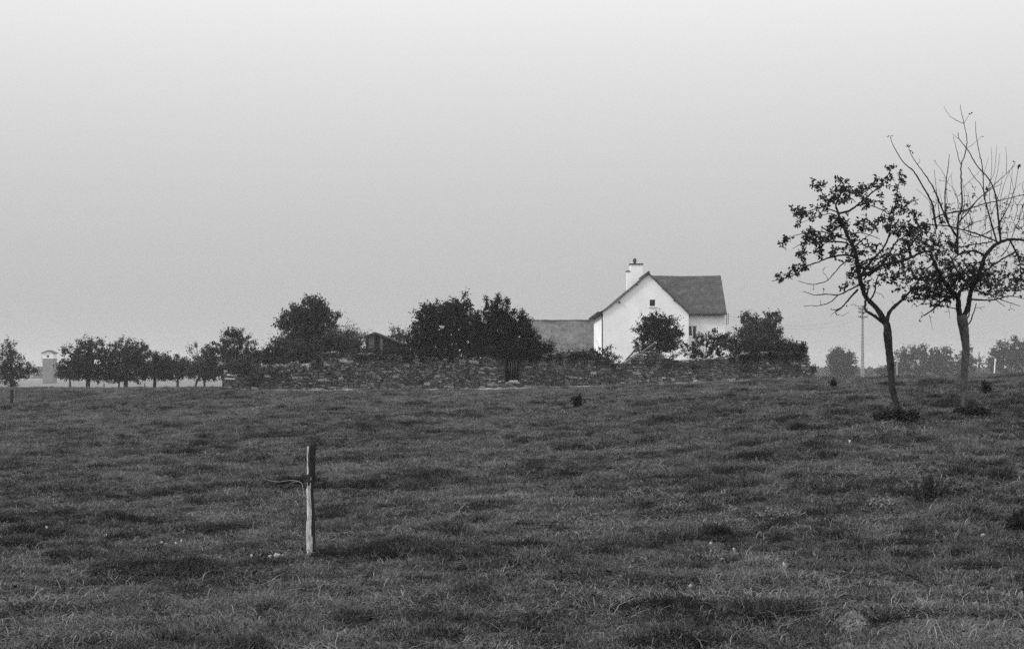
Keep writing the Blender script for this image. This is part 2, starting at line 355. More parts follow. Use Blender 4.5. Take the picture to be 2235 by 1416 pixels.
# distant woods that read as one mass
def far_wood():
    B = Bulk(); r = rng(5)
    for (u0, u1, Y, h0, h1) in ((-.6, -.1, 760, 3.5, 7), (.20, .50, 620, 2, 4.5), (-.1, .3, 800, 2, 5)):
        n = 7000; u = r.uniform(u0, u1, n); X = u * Y; h = h0 + (h1 - h0) * fbm(X / 25. + 9, X * 0 + Y, 3)
        z = CAMZ - 2.6 + r.random(n) ** .7 * (h + .6)
        V, Q = leaves(np.stack([X, Y + r.uniform(-12, 12, n), z], 1), r.uniform(1.2, 2.4, n), r, 1.0); B.addq(V, Q)
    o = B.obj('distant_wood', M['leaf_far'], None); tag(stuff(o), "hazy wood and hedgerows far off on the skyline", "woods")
far_wood()

# ------------------------------------------------------------------ grass
def grass():
    src = bpy.data.collections.new('grass_sources')
    def tuft(i, nb, rad, h0, h1, w, lean, m, up=1.):
        r = rng(100 + i); V = []; Q = []; n = 0
        for k in range(nb):
            a = r.uniform(0, 6.283); d = rad * math.sqrt(r.random()); p = np.array([math.cos(a) * d, math.sin(a) * d, -.01])
            h = r.uniform(h0, h1); la = r.uniform(0, 6.283); ln = r.uniform(.2, 1) * lean * h; t = np.array([math.cos(la), math.sin(la), 0])
            sdv = np.array([-t[1], t[0], 0]) * w * .5; ww = r.uniform(0, 6.283); sdv = np.array([math.cos(ww), math.sin(ww), 0]) * w * .5
            c = [p, p + t * ln * .25 + [0, 0, h * .5], p + t * ln * .65 + [0, 0, h * .85 * up], p + t * ln * 1.2 + [0, 0, h * (1 - .18 * lean) * up]]
            for q, f in zip(c, (1, .9, .65, .15)): V += [q - sdv * f, q + sdv * f]
            Q += [(n, n + 1, n + 3, n + 2), (n + 2, n + 3, n + 5, n + 4), (n + 4, n + 5, n + 7, n + 6)]; n += 8
        o = mesh_obj('grass_tuft_%s' % 'abcdefghijklmnop'[i], V, [np.array(Q)], m); COL.objects.unlink(o); src.objects.link(o)
    for i in range(5): tuft(i, 40, .10, .015, .05, .0048, 1.4, M['grass'])
    for i in range(5, 9): tuft(i, 52, .10, .04, .11, .0055, 1.1, M['grass'])
    for i in range(9, 12): tuft(i, 9, .12, .03, .12, .0035, 1.7, M['dry'], .7)
    for i in range(12, 14):       # flat broad-leaved rosettes
        q = rng(60 + i); k = 14; th = q.uniform(0, 6.283, k); dr = np.stack([np.cos(th), np.sin(th), q.uniform(.1, .9, k)], 1); dr /= np.linalg.norm(dr, axis=1)[:, None]
        V, Q = leaves(np.stack([q.normal(0, .02, k), q.normal(0, .02, k), q.uniform(0, .02, k)], 1), q.uniform(.018, .042, k), q, .45, 0, dr, True)
        o = mesh_obj('grass_tuft_%s' % 'abcdefghijklmnop'[i], V, [Q], M['rosette']); COL.objects.unlink(o); src.objects.link(o)
    r = rng(9); n = 520000
    # distance law: thick near the camera, thinner and larger tufts far away
    t = r.random(n); Y = (4.5 ** .55 + t * (118 ** .55 - 4.5 ** .55)) ** (1 / .55); U = r.uniform(-.47, .47, n); X = U * Y * 1.0
    tm = tall_mask(X, Y); tn = tone_map(X, Y)
    rel = np.stack([X - WA[0], Y - WA[1]], 1); sa = rel @ WD; so = rel @ WN
    strip = (sa > wall_s(600)) & (sa < wall_s(1660)) & (so > .3) & (so < 2.4 + 1.6 * fbm(sa * .5, 3. + 0 * sa, 3)) & (r.random(n) < .6 + .35 * (so < 1.2))
    keep = ~strip & (r.random(n) < .55 + .45 * tm) & ~((Y > 77) & (np.abs(X - 1.7) < 16) & (Y > 79))
    for (cx_, cy_, rad_) in ROCKS: keep &= ~((np.abs(X - cx_ * Y / cy_) < rad_ + .07) & (Y < cy_ + .05) & (Y > cy_ - .55))
    X, Y, tm, tn = X[keep], Y[keep], tm[keep], tn[keep]; n = len(X)
    k = r.integers(0, 5, n); tall = r.random(n) < tm * .8; k[tall] = r.integers(5, 9, tall.sum())
    dry = (r.random(n) < .06 + .14 * np.clip((fbm(X / 2. + 90, Y / 1.1, 2) - .55) * 8, 0, 1)); k[dry] = r.integers(9, 12, dry.sum()); ros = r.random(n) < .05 + .25 * np.clip((fbm(X / .9 + 130, Y / .9, 2) - .6) * 8, 0, 1); k[ros] = r.integers(12, 14, ros.sum())
    s = (.85 + r.random(n) * .5) * (1 + Y / 55.); sz = (.7 + r.random(n) * .7) * (1 + Y / 300.) * (.55 + .9 * vnoise(X / .22 + 50, Y / .22))
    tone = np.clip(tn + r.normal(0, .32, n) - .26 * tm, 0, 1)  # long tufts darkened: shade among the tussocks painted into their tone
    me = bpy.data.meshes.new('grass'); V = np.stack([X, Y, G(X, Y)], 1); me.vertices.add(n); me.vertices.foreach_set('co', V.astype(np.float32).ravel())
    def at(nm, ty, d):
        a = me.attributes.new(nm, ty, 'POINT'); a.data.foreach_set('vector' if ty == 'FLOAT_VECTOR' else 'value', d.ravel())
    at('tone', 'FLOAT', tone.astype(np.float32)); at('which', 'INT', k.astype(np.int32))
    at('rot', 'FLOAT_VECTOR', np.stack([r.normal(0, .12, n), r.normal(0, .12, n), r.uniform(0, 6.283, n)], 1).astype(np.float32))
    at('siz', 'FLOAT_VECTOR', np.stack([s, s, sz], 1).astype(np.float32))
    o = bpy.data.objects.new('grass', me); COL.objects.link(o)
    tag(o, "short grazed grass with darker tussocks and dry stalks over the whole slope", "grass", kind="stuff")
    ng = bpy.data.node_groups.new('grass_nodes', 'GeometryNodeTree')
    ng.interface.new_socket('Geometry', in_out='INPUT', socket_type='NodeSocketGeometry'); ng.interface.new_socket('Geometry', in_out='OUTPUT', socket_type='NodeSocketGeometry')
    gi = ng.nodes.new('NodeGroupInput'); go = ng.nodes.new('NodeGroupOutput'); ip = ng.nodes.new('GeometryNodeInstanceOnPoints')
    ci = ng.nodes.new('GeometryNodeCollectionInfo'); ci.inputs[0].default_value = src; ci.inputs[1].default_value = True; ci.inputs[2].default_value = True
    def na(nm, ty):
        q = ng.nodes.new('GeometryNodeInputNamedAttribute'); q.data_type = ty; q.inputs[0].default_value = nm; return q.outputs[0]
    ng.links.new(gi.outputs[0], ip.inputs['Points']); ng.links.new(ci.outputs[0], ip.inputs['Instance']); ip.inputs['Pick Instance'].default_value = True
    ng.links.new(na('which', 'INT'), ip.inputs['Instance Index']); ng.links.new(na('rot', 'FLOAT_VECTOR'), ip.inputs['Rotation']); ng.links.new(na('siz', 'FLOAT_VECTOR'), ip.inputs['Scale'])
    ng.links.new(ip.outputs[0], go.inputs[0])
    md = o.modifiers.new('grass', 'NODES'); md.node_group = ng

# ------------------------------------------------------------------ rubble wall
WA, WB = P(485, 850, 78.)[:2], P(1757, 825, 85.)[:2]
WL = float(np.linalg.norm(WB - WA)); WD = (WB - WA) / WL; WN = np.array([WD[1], -WD[0]])     # WN points to the camera
def wall_s(px):
    """distance along the wall at which photograph column px meets it"""
    u = (px - CX) / F; return float((u * WA[1] - WA[0]) / (WD[0] - u * WD[1]))
TOP = [(485,822),(492,812),(505,806),(540,815),(560,806),(600,797),(640,802),(668,799),(686,788),(698,774),(730,770),(765,774),(800,773),(860,777),(930,783),(1000,786),(1050,786),(1066,779),(1080,776),(1140,779),(1165,781),(1180,778),(1220,770),(1270,767),(1310,773),(1338,792),(1352,801),(1368,797),(1380,786),(1400,771),(1422,768),(1440,779),(1480,790),(1530,786),(1580,781),(1620,775),(1700,768),(1750,770),(1757,778)]
_ts = np.array([wall_s(p[0]) for p in TOP]); _tz = np.array([P(p[0], p[1], WA[1] + WD[1] * wall_s(p[0]))[2] for p in TOP])
def wtop(s): return np.interp(s, _ts, _tz)
def wpos(s): return WA + WD * s
def wbase(s):
    p = wpos(s); return float(G0(p[0], p[1]))
DS0, DS1 = wall_s(1100.5), wall_s(1132.5); DZ0 = P(1116, 835, 81.4)[2]; DZ1 = P(1116, 777, 81.4)[2]
def build_wall():
    c = wpos(WL / 2); root = thing('rubble_wall', (c[0], c[1], wbase(WL / 2)), "long ruined wall of rough field stones with a dark doorway, crossing the pasture below the white house", "wall")
    r = rng(21); TH = .55
    # core
    S = np.sort(np.concatenate([np.linspace(0, WL, 230), [DS0, DS1]])); n = len(S); mb = MB()
    jt = (fbm(S * 2.2, S * 0, 3) - .5) * .30
    front, back, tf, tb = [], [], [], []
    zt = wtop(S) + jt - .05
    for a in range(n - 1):
        s0, s1 = S[a], S[a + 1]; door = s0 >= DS0 - 1e-6 and s1 <= DS1 + 1e-6
        p0, p1 = wpos(s0), wpos(s1); f0, f1 = p0 + WN * TH / 2 * .88, p1 + WN * TH / 2 * .88; b0, b1 = p0 - WN * TH / 2, p1 - WN * TH / 2
        zb0, zb1 = wbase(s0) - .4, wbase(s1) - .4
        spans = [((zb0, zb1), (zt[a], zt[a + 1]))] if not door else [((zb0, zb1), (DZ0, DZ0)), ((DZ1, DZ1), (max(zt[a], DZ1 + .1), max(zt[a + 1], DZ1 + .1)))]
        for (l0, l1), (h0, h1) in spans:
            mb.add([(*f0, l0), (*f1, l1), (*f1, h1), (*f0, h0), (*b0, l0), (*b1, l1), (*b1, h1), (*b0, h0)],
                   [(0,1,2,3),(5,4,7,6),(3,2,6,7),(1,0,4,5)] + ([(4,0,3,7)] if a == 0 or abs(s0 - DS1) < 1e-6 else []) + ([(1,5,6,2)] if a == n - 2 or abs(s1 - DS0) < 1e-6 else []))
    mb.obj('wall_core', M['mortar'], root)
    # face stones, laid in uneven courses
    def stone_mesh(i):
        q = rng(300 + i); V = []
        for z, k in ((-.5, .86), (.0, 1.), (.5, .84)):
            for x, y in ((-.5, -.5), (.5, -.5), (.5, .5), (-.5, .5)):
                V.append((x * k + q.uniform(-.09, .09), y * k * (1 if y > 0 else .95) + q.uniform(-.09, .09), z + q.uniform(-.1, .1)))
        Fc = [(3,2,1,0),(8,9,10,11)] + [(l + a, l + (a + 1) % 4, l + 4 + (a + 1) % 4, l + 4 + a) for l in (0, 4) for a in range(4)]
        return np.array(V), Fc
    protos = [stone_mesh(i) for i in range(14)]
    items = []; z = -.35; zmax = 2.2
    while z < zmax:
        h = r.uniform(.055, .11) if r.random() < .85 else r.uniform(.11, .17); s = r.uniform(0, .2)
        while s < WL:
            w = h * r.uniform(1.3, 3.2) if r.random() < .9 else h * r.uniform(1, 4.5); w = min(w, .5); sm = s + w / 2
            zc = wbase(sm) + z + h / 2 + .05 * math.sin(sm * .7) + .035 * math.sin(sm * 2.3 + z * 3) + r.normal(0, .012); top = float(wtop(sm)) + .07 * r.normal() + .22 * (float(fbm(sm * 1.3, 9., 3)) - .5)
            indoor = DS0 - .5 * w < sm < DS1 + .5 * w and DZ0 - .02 < zc < DZ1 + .1
            pier = (wall_s(1086) < sm < DS0 or DS1 < sm < wall_s(1144)) and zc > DZ0 + .1 and r.random() < .4
            if zc + h * .3 < top and zc > wbase(sm) - .15 and not indoor and not pier and r.random() < .96:
                items.append((sm, zc, w * r.uniform(.84, .98), h * r.uniform(.78, .98), r.uniform(.12, .24), r.uniform(-.02, .05), r.normal(0, .05)))
            s += w
        z += h * .97
    # big pale blocks that stand out
    for px, py, w, h in ((748, 787, .46, .16), (712, 797, .3, .15), (667, 800, .4, .35), (885, 797, .4, .16), (1032, 790, .55, .17), (1115, 834, .45, .12), (505, 819, .55, .1), (503, 827, .6, .11), (930, 838, .35, .16), (1150, 801, .4, .12), (1050, 845, .3, .14), (975, 800, .22, .13), (1248, 824, .5, .08), (700, 830, .35, .13)):
        s = wall_s(px); p = wpos(s); items.append((s, P(px, py, p[1])[2], w, h, .3, .09, r.normal(0, .04)))
    tones = r.choice(5, len(items), p=[.27, .35, .26, .10, .02]); tones[-14:] = 4; tones[-14:] = [4, 3, 3, 3, 3, 3, 4, 4, 3, 3, 3, 3, 3, 3]
    order = sorted(range(len(items)), key=lambda i: -items[i][2] * items[i][3]); big = set(order[:295]) | set(range(len(items) - 14, len(items))); big = set(list(big)[:300])
    meshes = {}
    ang = math.atan2(WD[1], WD[0]); rl = np.array(root.location); rub = [MB() for _ in range(1)]; names = [M['stone%d' % k] for k in range(5)]
    for i, (s, zc, w, h, d, pr, tilt) in enumerate(items):
        pv = int(r.integers(0, 14)); p = wpos(s) + WN * (TH / 2 + pr - d / 2); tn = int(tones[i])
        if i in big:
            if (pv, tn) not in meshes:
                V, Fc = protos[pv]; me = bpy.data.meshes.new('stone'); me.from_pydata(V.tolist(), [], Fc); me.materials.append(names[tn]); meshes[pv, tn] = me
            o = bpy.data.objects.new('stone', meshes[pv, tn]); COL.objects.link(o); o.parent = root
            o.location = (p[0] - rl[0], p[1] - rl[1], zc - rl[2]); o.scale = (w, d, h); o.rotation_euler = (0, tilt, ang)
        else:
            V, Fc = protos[pv]; V = V * [w, d, h]; ct, st = math.cos(tilt), math.sin(tilt)
            V = np.stack([V[:, 0] * ct + V[:, 2] * st, V[:, 1], -V[:, 0] * st + V[:, 2] * ct], 1); ca, sa = math.cos(ang), math.sin(ang)
            V = np.stack([V[:, 0] * ca - V[:, 1] * sa + p[0], V[:, 0] * sa + V[:, 1] * ca + p[1], V[:, 2] + zc], 1); rub[0].add(V, Fc, tn)
    # loose stones along the top edge and at the foot
    for k in range(700):
        s = r.uniform(0, WL); foot = r.random() < .25
        if DS0 - .1 < s < DS1 + .1: continue
        p = wpos(s) + WN * (r.uniform(.3, .6) if foot else r.uniform(-.2, .22)); zc = (Gs(p[0], p[1]) + .02) if foot else float(wtop(s)) + r.uniform(-.05, .06)
        V, Fc = protos[int(r.integers(0, 14))]; V = V * [r.uniform(.1, .34), r.uniform(.1, .25), r.uniform(.05, .13)]; a = r.uniform(-.5, .5) + ang
        V = np.stack([V[:, 0] * math.cos(a) - V[:, 1] * math.sin(a) + p[0], V[:, 0] * math.sin(a) + V[:, 1] * math.cos(a) + p[1], V[:, 2] + zc], 1); rub[0].add(V, Fc, int(r.choice(5, p=[.25, .3, .25, .15, .05])))
    stuff(rub[0].obj('rubble', names, root))
    # plastered piers with curved shoulders either side of the doorway
    def pier(pts_px, fr):
        poly = []
        for px, py in pts_px:
            s = wall_s(px); p = wpos(s); poly.append((s, P(px, py, p[1])[2]))
        n_ = len(poly); V = []
        for off in (TH / 2 + fr, -TH / 2 - .02):
            for s, z_ in poly:
                p = wpos(s) + WN * off; V.append((p[0], p[1], z_))
        m_ = MB(); m_.add(V, [tuple(range(n_)), tuple(range(2 * n_ - 1, n_ - 1, -1))] + [(a, a + n_, (a + 1) % n_ + n_, (a + 1) % n_) for a in range(n_)])
        o = m_.obj('gate_pier', M['dressed'], root); return o
    pier([(1086, 838), (1100, 838), (1100.5, 777), (1106, 776), (1096, 773), (1086, 770), (1080, 767), (1077, 773), (1070, 780), (1060, 785), (1072, 792), (1084, 800)], -.035)
    pier([(1132.5, 838), (1143, 838), (1144, 812), (1155, 800), (1162, 790), (1160, 782), (1152, 777), (1140, 775), (1132, 776)], -.035)
    # plank door set back in the opening, near black to carry the doorway's shade
    d = MB(); s0, s1 = DS0 + .02, DS1 - .02; nb = 6
    for k in range(nb):
        a, b = s0 + (s1 - s0) * k / nb + .006, s0 + (s1 - s0) * (k + 1) / nb - .006; V = []
        for off in (.02, -.02):
            for s, z_ in ((a, DZ0 + .14), (b, DZ0 + .14), (b, DZ1), (a, DZ1)):
                p = wpos(s) + WN * off; V.append((p[0], p[1], z_))
        d.add(V, [(0,1,2,3),(7,6,5,4),(0,4,5,1),(1,5,6,2),(2,6,7,3),(3,7,4,0)])
    for z_ in (DZ0 + .35, DZ1 - .3):
        V = []
        for off in (.05, .02):
            for s, zz in ((s0, z_), (s1, z_), (s1, z_ + .1), (s0, z_ + .1)):
                p = wpos(s) + WN * off; V.append((p[0], p[1], zz))
        d.add(V, [(0,1,2,3),(0,4,5,1),(1,5,6,2),(2,6,7,3),(3,7,4,0)])
    V = []
    for off in (.29, -.27):
        for s, z_ in ((s0, DZ0 - .05), (s1, DZ0 - .05), (s1, DZ0 + .05), (s0, DZ0 + .05)):
            p = wpos(s) + WN * off; V.append((p[0], p[1], z_))
    sill = MB(); sill.add(V, [(0,1,2,3),(7,6,5,4),(0,4,5,1),(1,5,6,2),(2,6,7,3),(3,7,4,0)]); sill.obj('door_sill', M['stone3'], root)
    d.obj('door', M['door'], root)
build_wall()
# pale trodden strip at the foot of the wall
ss = np.linspace(wall_s(590), wall_s(1660), 240); kk = np.linspace(0, 1, 9); A = []
for s in ss:
    p = wpos(s); w0 = .35; w1 = 2.2 + 1.6 * float(fbm(s * .5, 3., 3)) + .5 * max(0, (s - 16) / 16)
    A.append([p + WN * (w0 + (w1 - w0) * k) for k in kk])
sheet('trodden_strip', A, M['earth'], "pale trodden strip of bare ground along the foot of the stone wall", .03, cat="path")

# ------------------------------------------------------------------ farmhouse
def facade(mb, x0, x1, z0, top, holes, y, m=0):
    """a wall facing the camera, with real openings. top: [(x, z)...]"""
    xs = sorted(set([x0, x1] + [t[0] for t in top] + [h for q in holes for h in q[:2]])); xs = [x for x in xs if x0 <= x <= x1]
    tz = lambda x: float(np.interp(x, [t[0] for t in top], [t[1] for t in top]))
    for a, b in zip(xs[:-1], xs[1:]):
        hs = sorted([(h[2], h[3]) for h in holes if h[0] <= a + 1e-6 and h[1] >= b - 1e-6]); lo = (z0, z0)
        for h in hs: mb.add([(a, y, lo[0]), (b, y, lo[1]), (b, y, h[0]), (a, y, h[0])], [(0, 1, 2, 3)], m); lo = (h[1], h[1])
        mb.add([(a, y, lo[0]), (b, y, lo[1]), (b, y, tz(b)), (a, y, tz(a))], [(0, 1, 2, 3)], m)
    for h in holes:
        a, b, c, d = h; e = y + .18
        mb.add([(a,y,c),(b,y,c),(b,y,d),(a,y,d),(a,e,c),(b,e,c),(b,e,d),(a,e,d)], [(0,4,5,1),(1,5,6,2),(2,6,7,3),(3,7,4,0)], m)
def window(root, x0, x1, z0, z1, y, mull, sill=True):
    w = MB(); f = .045
    w.box(x0, x0 + f, y + .10, y + .15, z0, z1); w.box(x1 - f, x1, y + .10, y + .15, z0, z1)
    w.box(x0 + f, x1 - f, y + .10, y + .15, z0, z0 + f); w.box(x0 + f, x1 - f, y + .10, y + .15, z1 - f, z1)
    if mull:
        c = (x0 + x1) / 2; w.box(c - .05, c + .05, y + .095, y + .155, z0 + f, z1 - f)
    o = w.obj('window', M['dark_trim'] if not mull else M['white_trim'], root)
    g = MB(); g.add([(x0, y + .13, z0), (x1, y + .13, z0), (x1, y + .13, z1), (x0, y + .13, z1)], [(0, 1, 2, 3)]); g.V = [g.V[0] - np.array(root.location)]
    p = g.obj('pane', M['pane']); p.parent = o
    if sill:
        q = MB(); q.box(x0 - .08, x1 + .08, y - .06, y + .1, z0 - .1, z0); q.V = [q.V[0] - np.array(root.location)]; s = q.obj('sill', M['white_trim']); s.parent = o
def house():
    YG = 104.5; gx0, gx1 = P(1316, 0, YG)[0], P(1503, 0, YG)[0]; pk = (P(1415.5, 594, YG)[0], P(0, 595, YG)[2]); ez = 6.42
    root = thing('farmhouse', (10.5, 107, Gs(10.5, 107)), "white plastered farmhouse with a steep dark slate roof and a gable facing the pasture", "house")
    mb = MB(); w1 = (P(1418, 0, YG)[0], P(1430, 0, YG)[0], P(0, 668, YG)[2], P(0, 654, YG)[2])
    top = [(gx0, 6.55), (gx0 + .55, 6.98), (pk[0], pk[1] - .12), (gx1, 6.35)]
    facade(mb, gx0, gx1, .2, top, [w1], YG)
    mb.add([(gx0, YG, .2), (gx0, YG, 6.55), (gx0, 116, 6.55), (gx0, 116, .2)], [(0, 1, 2, 3)])
    mb.add([(gx1, YG, .2), (gx1, YG, 6.35), (gx1, 116, 6.35), (gx1, 116, .2)], [(3, 2, 1, 0)])
    mb.add([(gx0, 116, .2), (gx0, 116, 6.55), (pk[0], 116, pk[1] - .12), (gx1, 116, 6.35), (gx1, 116, .2)], [(0, 1, 2, 3, 4)])
    mb.obj('wall', M['plaster'], root)
    YW = 105.3; wx1 = P(1581.5, 0, YW)[0]; wx0 = gx1 + .02; w2 = (wx0 + .07, wx0 + .67, P(0, 733, YW)[2], P(0, 711, YW)[2]); mb = MB()
    facade(mb, wx0, wx1, .2, [(wx0, 6.5), (wx1, 6.5)], [w2], YW)
    mb.add([(wx1, YW, .2), (wx1, YW, 6.5), (wx1, 108.1, 9.35), (wx1, 111, 6.5), (wx1, 111, .2)], [(4, 3, 2, 1, 0)])
    mb.add([(wx0, 111, .2), (wx0, 111, 6.5), (wx1, 111, 6.5), (wx1, 111, .2)], [(0, 1, 2, 3)])
    mb.obj('wing_wall', M['plaster'], root)
    window(root, *w1, YG, False); window(root, *w2, YW, True)
    # gable block roof: profile in x-z, with the flared foot on the left
    t = .06; L = [(pk[0], pk[1]), (gx0 + .75, 7.17), (gx0 + .25, 6.78), (gx0 - .32, 6.50)]; R = [(pk[0], pk[1]), (gx1 + .12, 6.35)]
    rf = MB(); rf.prism([(x, z) for x, z in L] + [(x + .03, z - t) for x, z in L[::-1]], YG - .16, 116.2)
    rf.prism([(R[0][0] + .002, R[0][1]), (R[0][0] + .002, R[0][1] - t * 1.3), (R[1][0] - .05, R[1][1] - t), R[1]], YG - .16, 116.2)
    ro = rf.obj('roof', M['slate_house'], root)
    rt = MB(); rt.tube([(pk[0], YG - .2, pk[1] + .02), (pk[0], 116.2, pk[1] + .02)], .09, 8); rt.obj('ridge', M['dark_trim'], root, True)
    # wing roof: y-z profile
    x0, x1 = pk[0] + .3, wx1 + .12; rw = MB(); ez_ = P(0, 682.5, 105.)[2]; rz = P(0, 601, 108.1)[2]
    r2 = rng(4); nx = 10; X = np.linspace(x0, x1, nx); sag = -.05 * np.sin(np.linspace(0, math.pi, nx)) + r2.normal(0, .008, nx)
    for a in range(nx - 1):
        V = []
        for xx, sg in ((X[a], sag[a]), (X[a + 1], sag[a + 1])):
            V += [(xx, 105., ez_ + sg * .3), (xx, 108.1, rz + sg), (xx, 111.2, ez_), (xx, 105.02, ez_ - .12 + sg * .3), (xx, 108.1, rz - .14 + sg), (xx, 111.15, ez_ - .12)]
        rw.add(V, [(0, 6, 7, 1), (1, 7, 8, 2), (3, 4, 10, 9), (4, 5, 11, 10), (0, 3, 9, 6), (2, 8, 11, 5)] + ([(6, 9, 10, 7), (7, 10, 11, 8)] if a == nx - 2 else []) + ([(0, 1, 4, 3), (1, 2, 5, 4)] if a == 0 else []))
    rw.obj('wing_roof', M['slate_house'], root)
    g = MB(); g.tube([(x0 + 2.6, 104.97, ez_ - .1), (x1, 104.97, ez_ - .1)], .07, 8); g.obj('gutter', M['dark_metal'], root)
    g = MB(); g.tube([(L[-1][0] - .03, YG - .1, 6.46), (L[-1][0] - .03, 116, 6.46)], .1, 8); g.obj('gutter', M['dark_metal'], root)
    g = MB(); g.tube([(gx0 - .04, YG + .12, 6.4), (gx0 - .04, YG + .12, .9)], .05, 8); g.obj('drainpipe', M['dark_metal'], root)
    # boxed eave seen from below at the left corner
    e = MB(); e.prism([(gx0 - .34, 6.38), (gx0 - .005, 6.38), (gx0 - .005, 6.55), (gx0 - .3, 6.45)], YG - .05, 116); e.obj('soffit', M['board_pale'], root)
    for (px, py) in ((1447, 626), (1472, 652), (1390, 618), (1352, 657)):
        q = P(px, py, YG); e = MB(); e.box(q[0] - .07, q[0] + .07, YG - .14, YG + .02, q[2] - .14, q[2] - .02); e.obj('purlin_end', M['dark_trim'], root)
    Yc = 111.5; c0, c1 = P(1376, 0, Yc)[0], P(1402.5, 0, Yc)[0]; zc = P(0, 577, Yc)[2]; ch = MB(); ch.box(c0, c1, Yc, Yc + .7, 7.2, zc); co = ch.obj('chimney', M['plaster'], root)
    def sub(mbx, name, m_):
        mbx.V = [v - np.array(root.location) for v in mbx.V]; o = mbx.obj(name, m_); o.parent = co
    q = MB(); q.box(c0 - .07, c1 + .07, Yc - .07, Yc + .77, zc, zc + .07); sub(q, 'chimney_cap', M['dark_trim'])
    q = MB(); xm = P(1386, 0, Yc)[0]; q.tube([(xm, Yc + .3, zc + .06), (xm, Yc + .3, zc + .2), (xm, Yc + .3, zc + .26), (xm, Yc + .3, zc + .36), (xm, Yc + .3, zc + .5)], [.10, .1, .15, .15, .08], 10); sub(q, 'chimney_pot', M['dark_trim'])
    q = MB(); xl = P(1368.5, 0, Yc)[0]; zl = P(0, 592.5, Yc)[2]; q.box(xl, c0 - .002, Yc + .05, Yc + .6, 7.2, zl); sub(q, 'lower_flue', M['plaster'])
    q = MB(); q.box(xl - .06, c0 - .003, Yc, Yc + .65, zl, zl + .06); sub(q, 'flue_cap', M['dark_trim'])
    # wire insulators on the corner
    q = MB(); xb = wx1 + .16
    for zz in np.linspace(5.7, 6.35, 5):
        q.box(wx1 + .002, wx1 + .32, 105.4, 105.43, zz, zz + .025)
        q.tube([(wx1 + .3, 105.41, zz), (wx1 + .3, 105.41, zz + .1)], .03, 6)
    q.tube([(xb, 105.42, 5.55), (xb, 105.42, 6.4)], .018, 6); q.obj('insulator_bracket', M['dark_metal'], root)
house()

def barn():
    root = thing('barn', (4.3, 123, Gs(4.3, 123)), "low barn with a long mottled tile roof beside the white house", "barn")
    x0, x1 = P(1138, 0, 122)[0], P(1330, 0, 122)[0]; n = 12; X = np.linspace(x0, x1, n); r = rng(8); rz = P(0, 698.5, 124)[2]; mb = MB(); ez = 3.6
    sg = -.04 * np.sin(np.linspace(0, math.pi, n)) - .12 * np.clip(np.linspace(-1.2, 1, n), 0, 1) ** 2 + r.normal(0, .012, n)
    for a in range(n - 1):
        V = []
        for k in (a, a + 1): V += [(X[k], 120.2, ez + sg[k]), (X[k], 124, rz + sg[k]), (X[k], 127.8, ez), (X[k], 120.3, ez - .15), (X[k], 124, rz - .2), (X[k], 127.7, ez - .15)]
        mb.add(V, [(0, 6, 7, 1), (1, 7, 8, 2), (3, 4, 10, 9), (4, 5, 11, 10), (0, 3, 9, 6), (2, 8, 11, 5)] + ([(6, 9, 10, 7), (7, 10, 11, 8)] if a == n - 2 else []) + ([(0, 1, 4, 3), (1, 2, 5, 4)] if a == 0 else []))
    mb.obj('roof', M['tile_barn'], root)
    w = MB(); w.box(x0 + .2, x1 - .2, 120.6, 127.4, .2, ez - .02); w.add([(x0 + .2, 120.6, ez - .02), (x0 + .2, 127.4, ez - .02), (x0 + .2, 124, rz - .25)], [(0, 2, 1)]); w.obj('wall', M['stone2'], root)
    t = MB(); t.tube(np.stack([X, X * 0 + 124, rz + sg + .0], 1), .08, 6); t.obj('ridge', M['tile_barn'], root)
barn()

def shed():
    Y = 112.; root = thing('shed', (*P(843, 0, Y + 1.5)[:2], Gs(*P(843, 0, Y + 1.5)[:2])), "small dark board shed with a lopsided gable roof among bushes behind the wall", "shed")
    A = [P(*q, Y) for q in ((794, 733), (819, 724.5), (888, 751.5))]; t = .13; mb = MB()
    for a, b in ((A[0], A[1]), (A[1], A[2])):
        mb.prism([(a[0] + (.003 if a is A[1] else 0), a[2]), (b[0], b[2]), (b[0], b[2] - t), (a[0] + (.003 if a is A[1] else 0), a[2] - t)], Y - .15, Y + 4)
    mb.obj('roof', M['dark_trim'], root)
    x0, x1 = A[0][0] + .15, A[2][0] - .1; xs = np.linspace(x0, x1, 15)
    for k in range(14):
        a, b = xs[k] + .002, xs[k + 1] - .002; c = (a + b) / 2; zt = float(np.interp(c, [p[0] for p in A], [p[2] for p in A])) - t - .03
        q = MB(); q.box(a, b, Y + .02 + .01 * (k % 2), Y + .05 + .01 * (k % 2), .6, zt); q.obj('plank', M['board_pale'] if k in (1, 2, 5) else M['board'], root)
    q = MB(); zz_ = [(x0, .6), (x1, .6), (x1, float(np.interp(x1, [p[0] for p in A], [p[2] for p in A])) - t - .04), (A[1][0], A[1][2] - t - .04), (x0, float(np.interp(x0, [p[0] for p in A], [p[2] for p in A])) - t - .04)]; q.prism(zz_, Y + .1, Y + 3.8); q.obj('wall', M['board'], root)
shed()

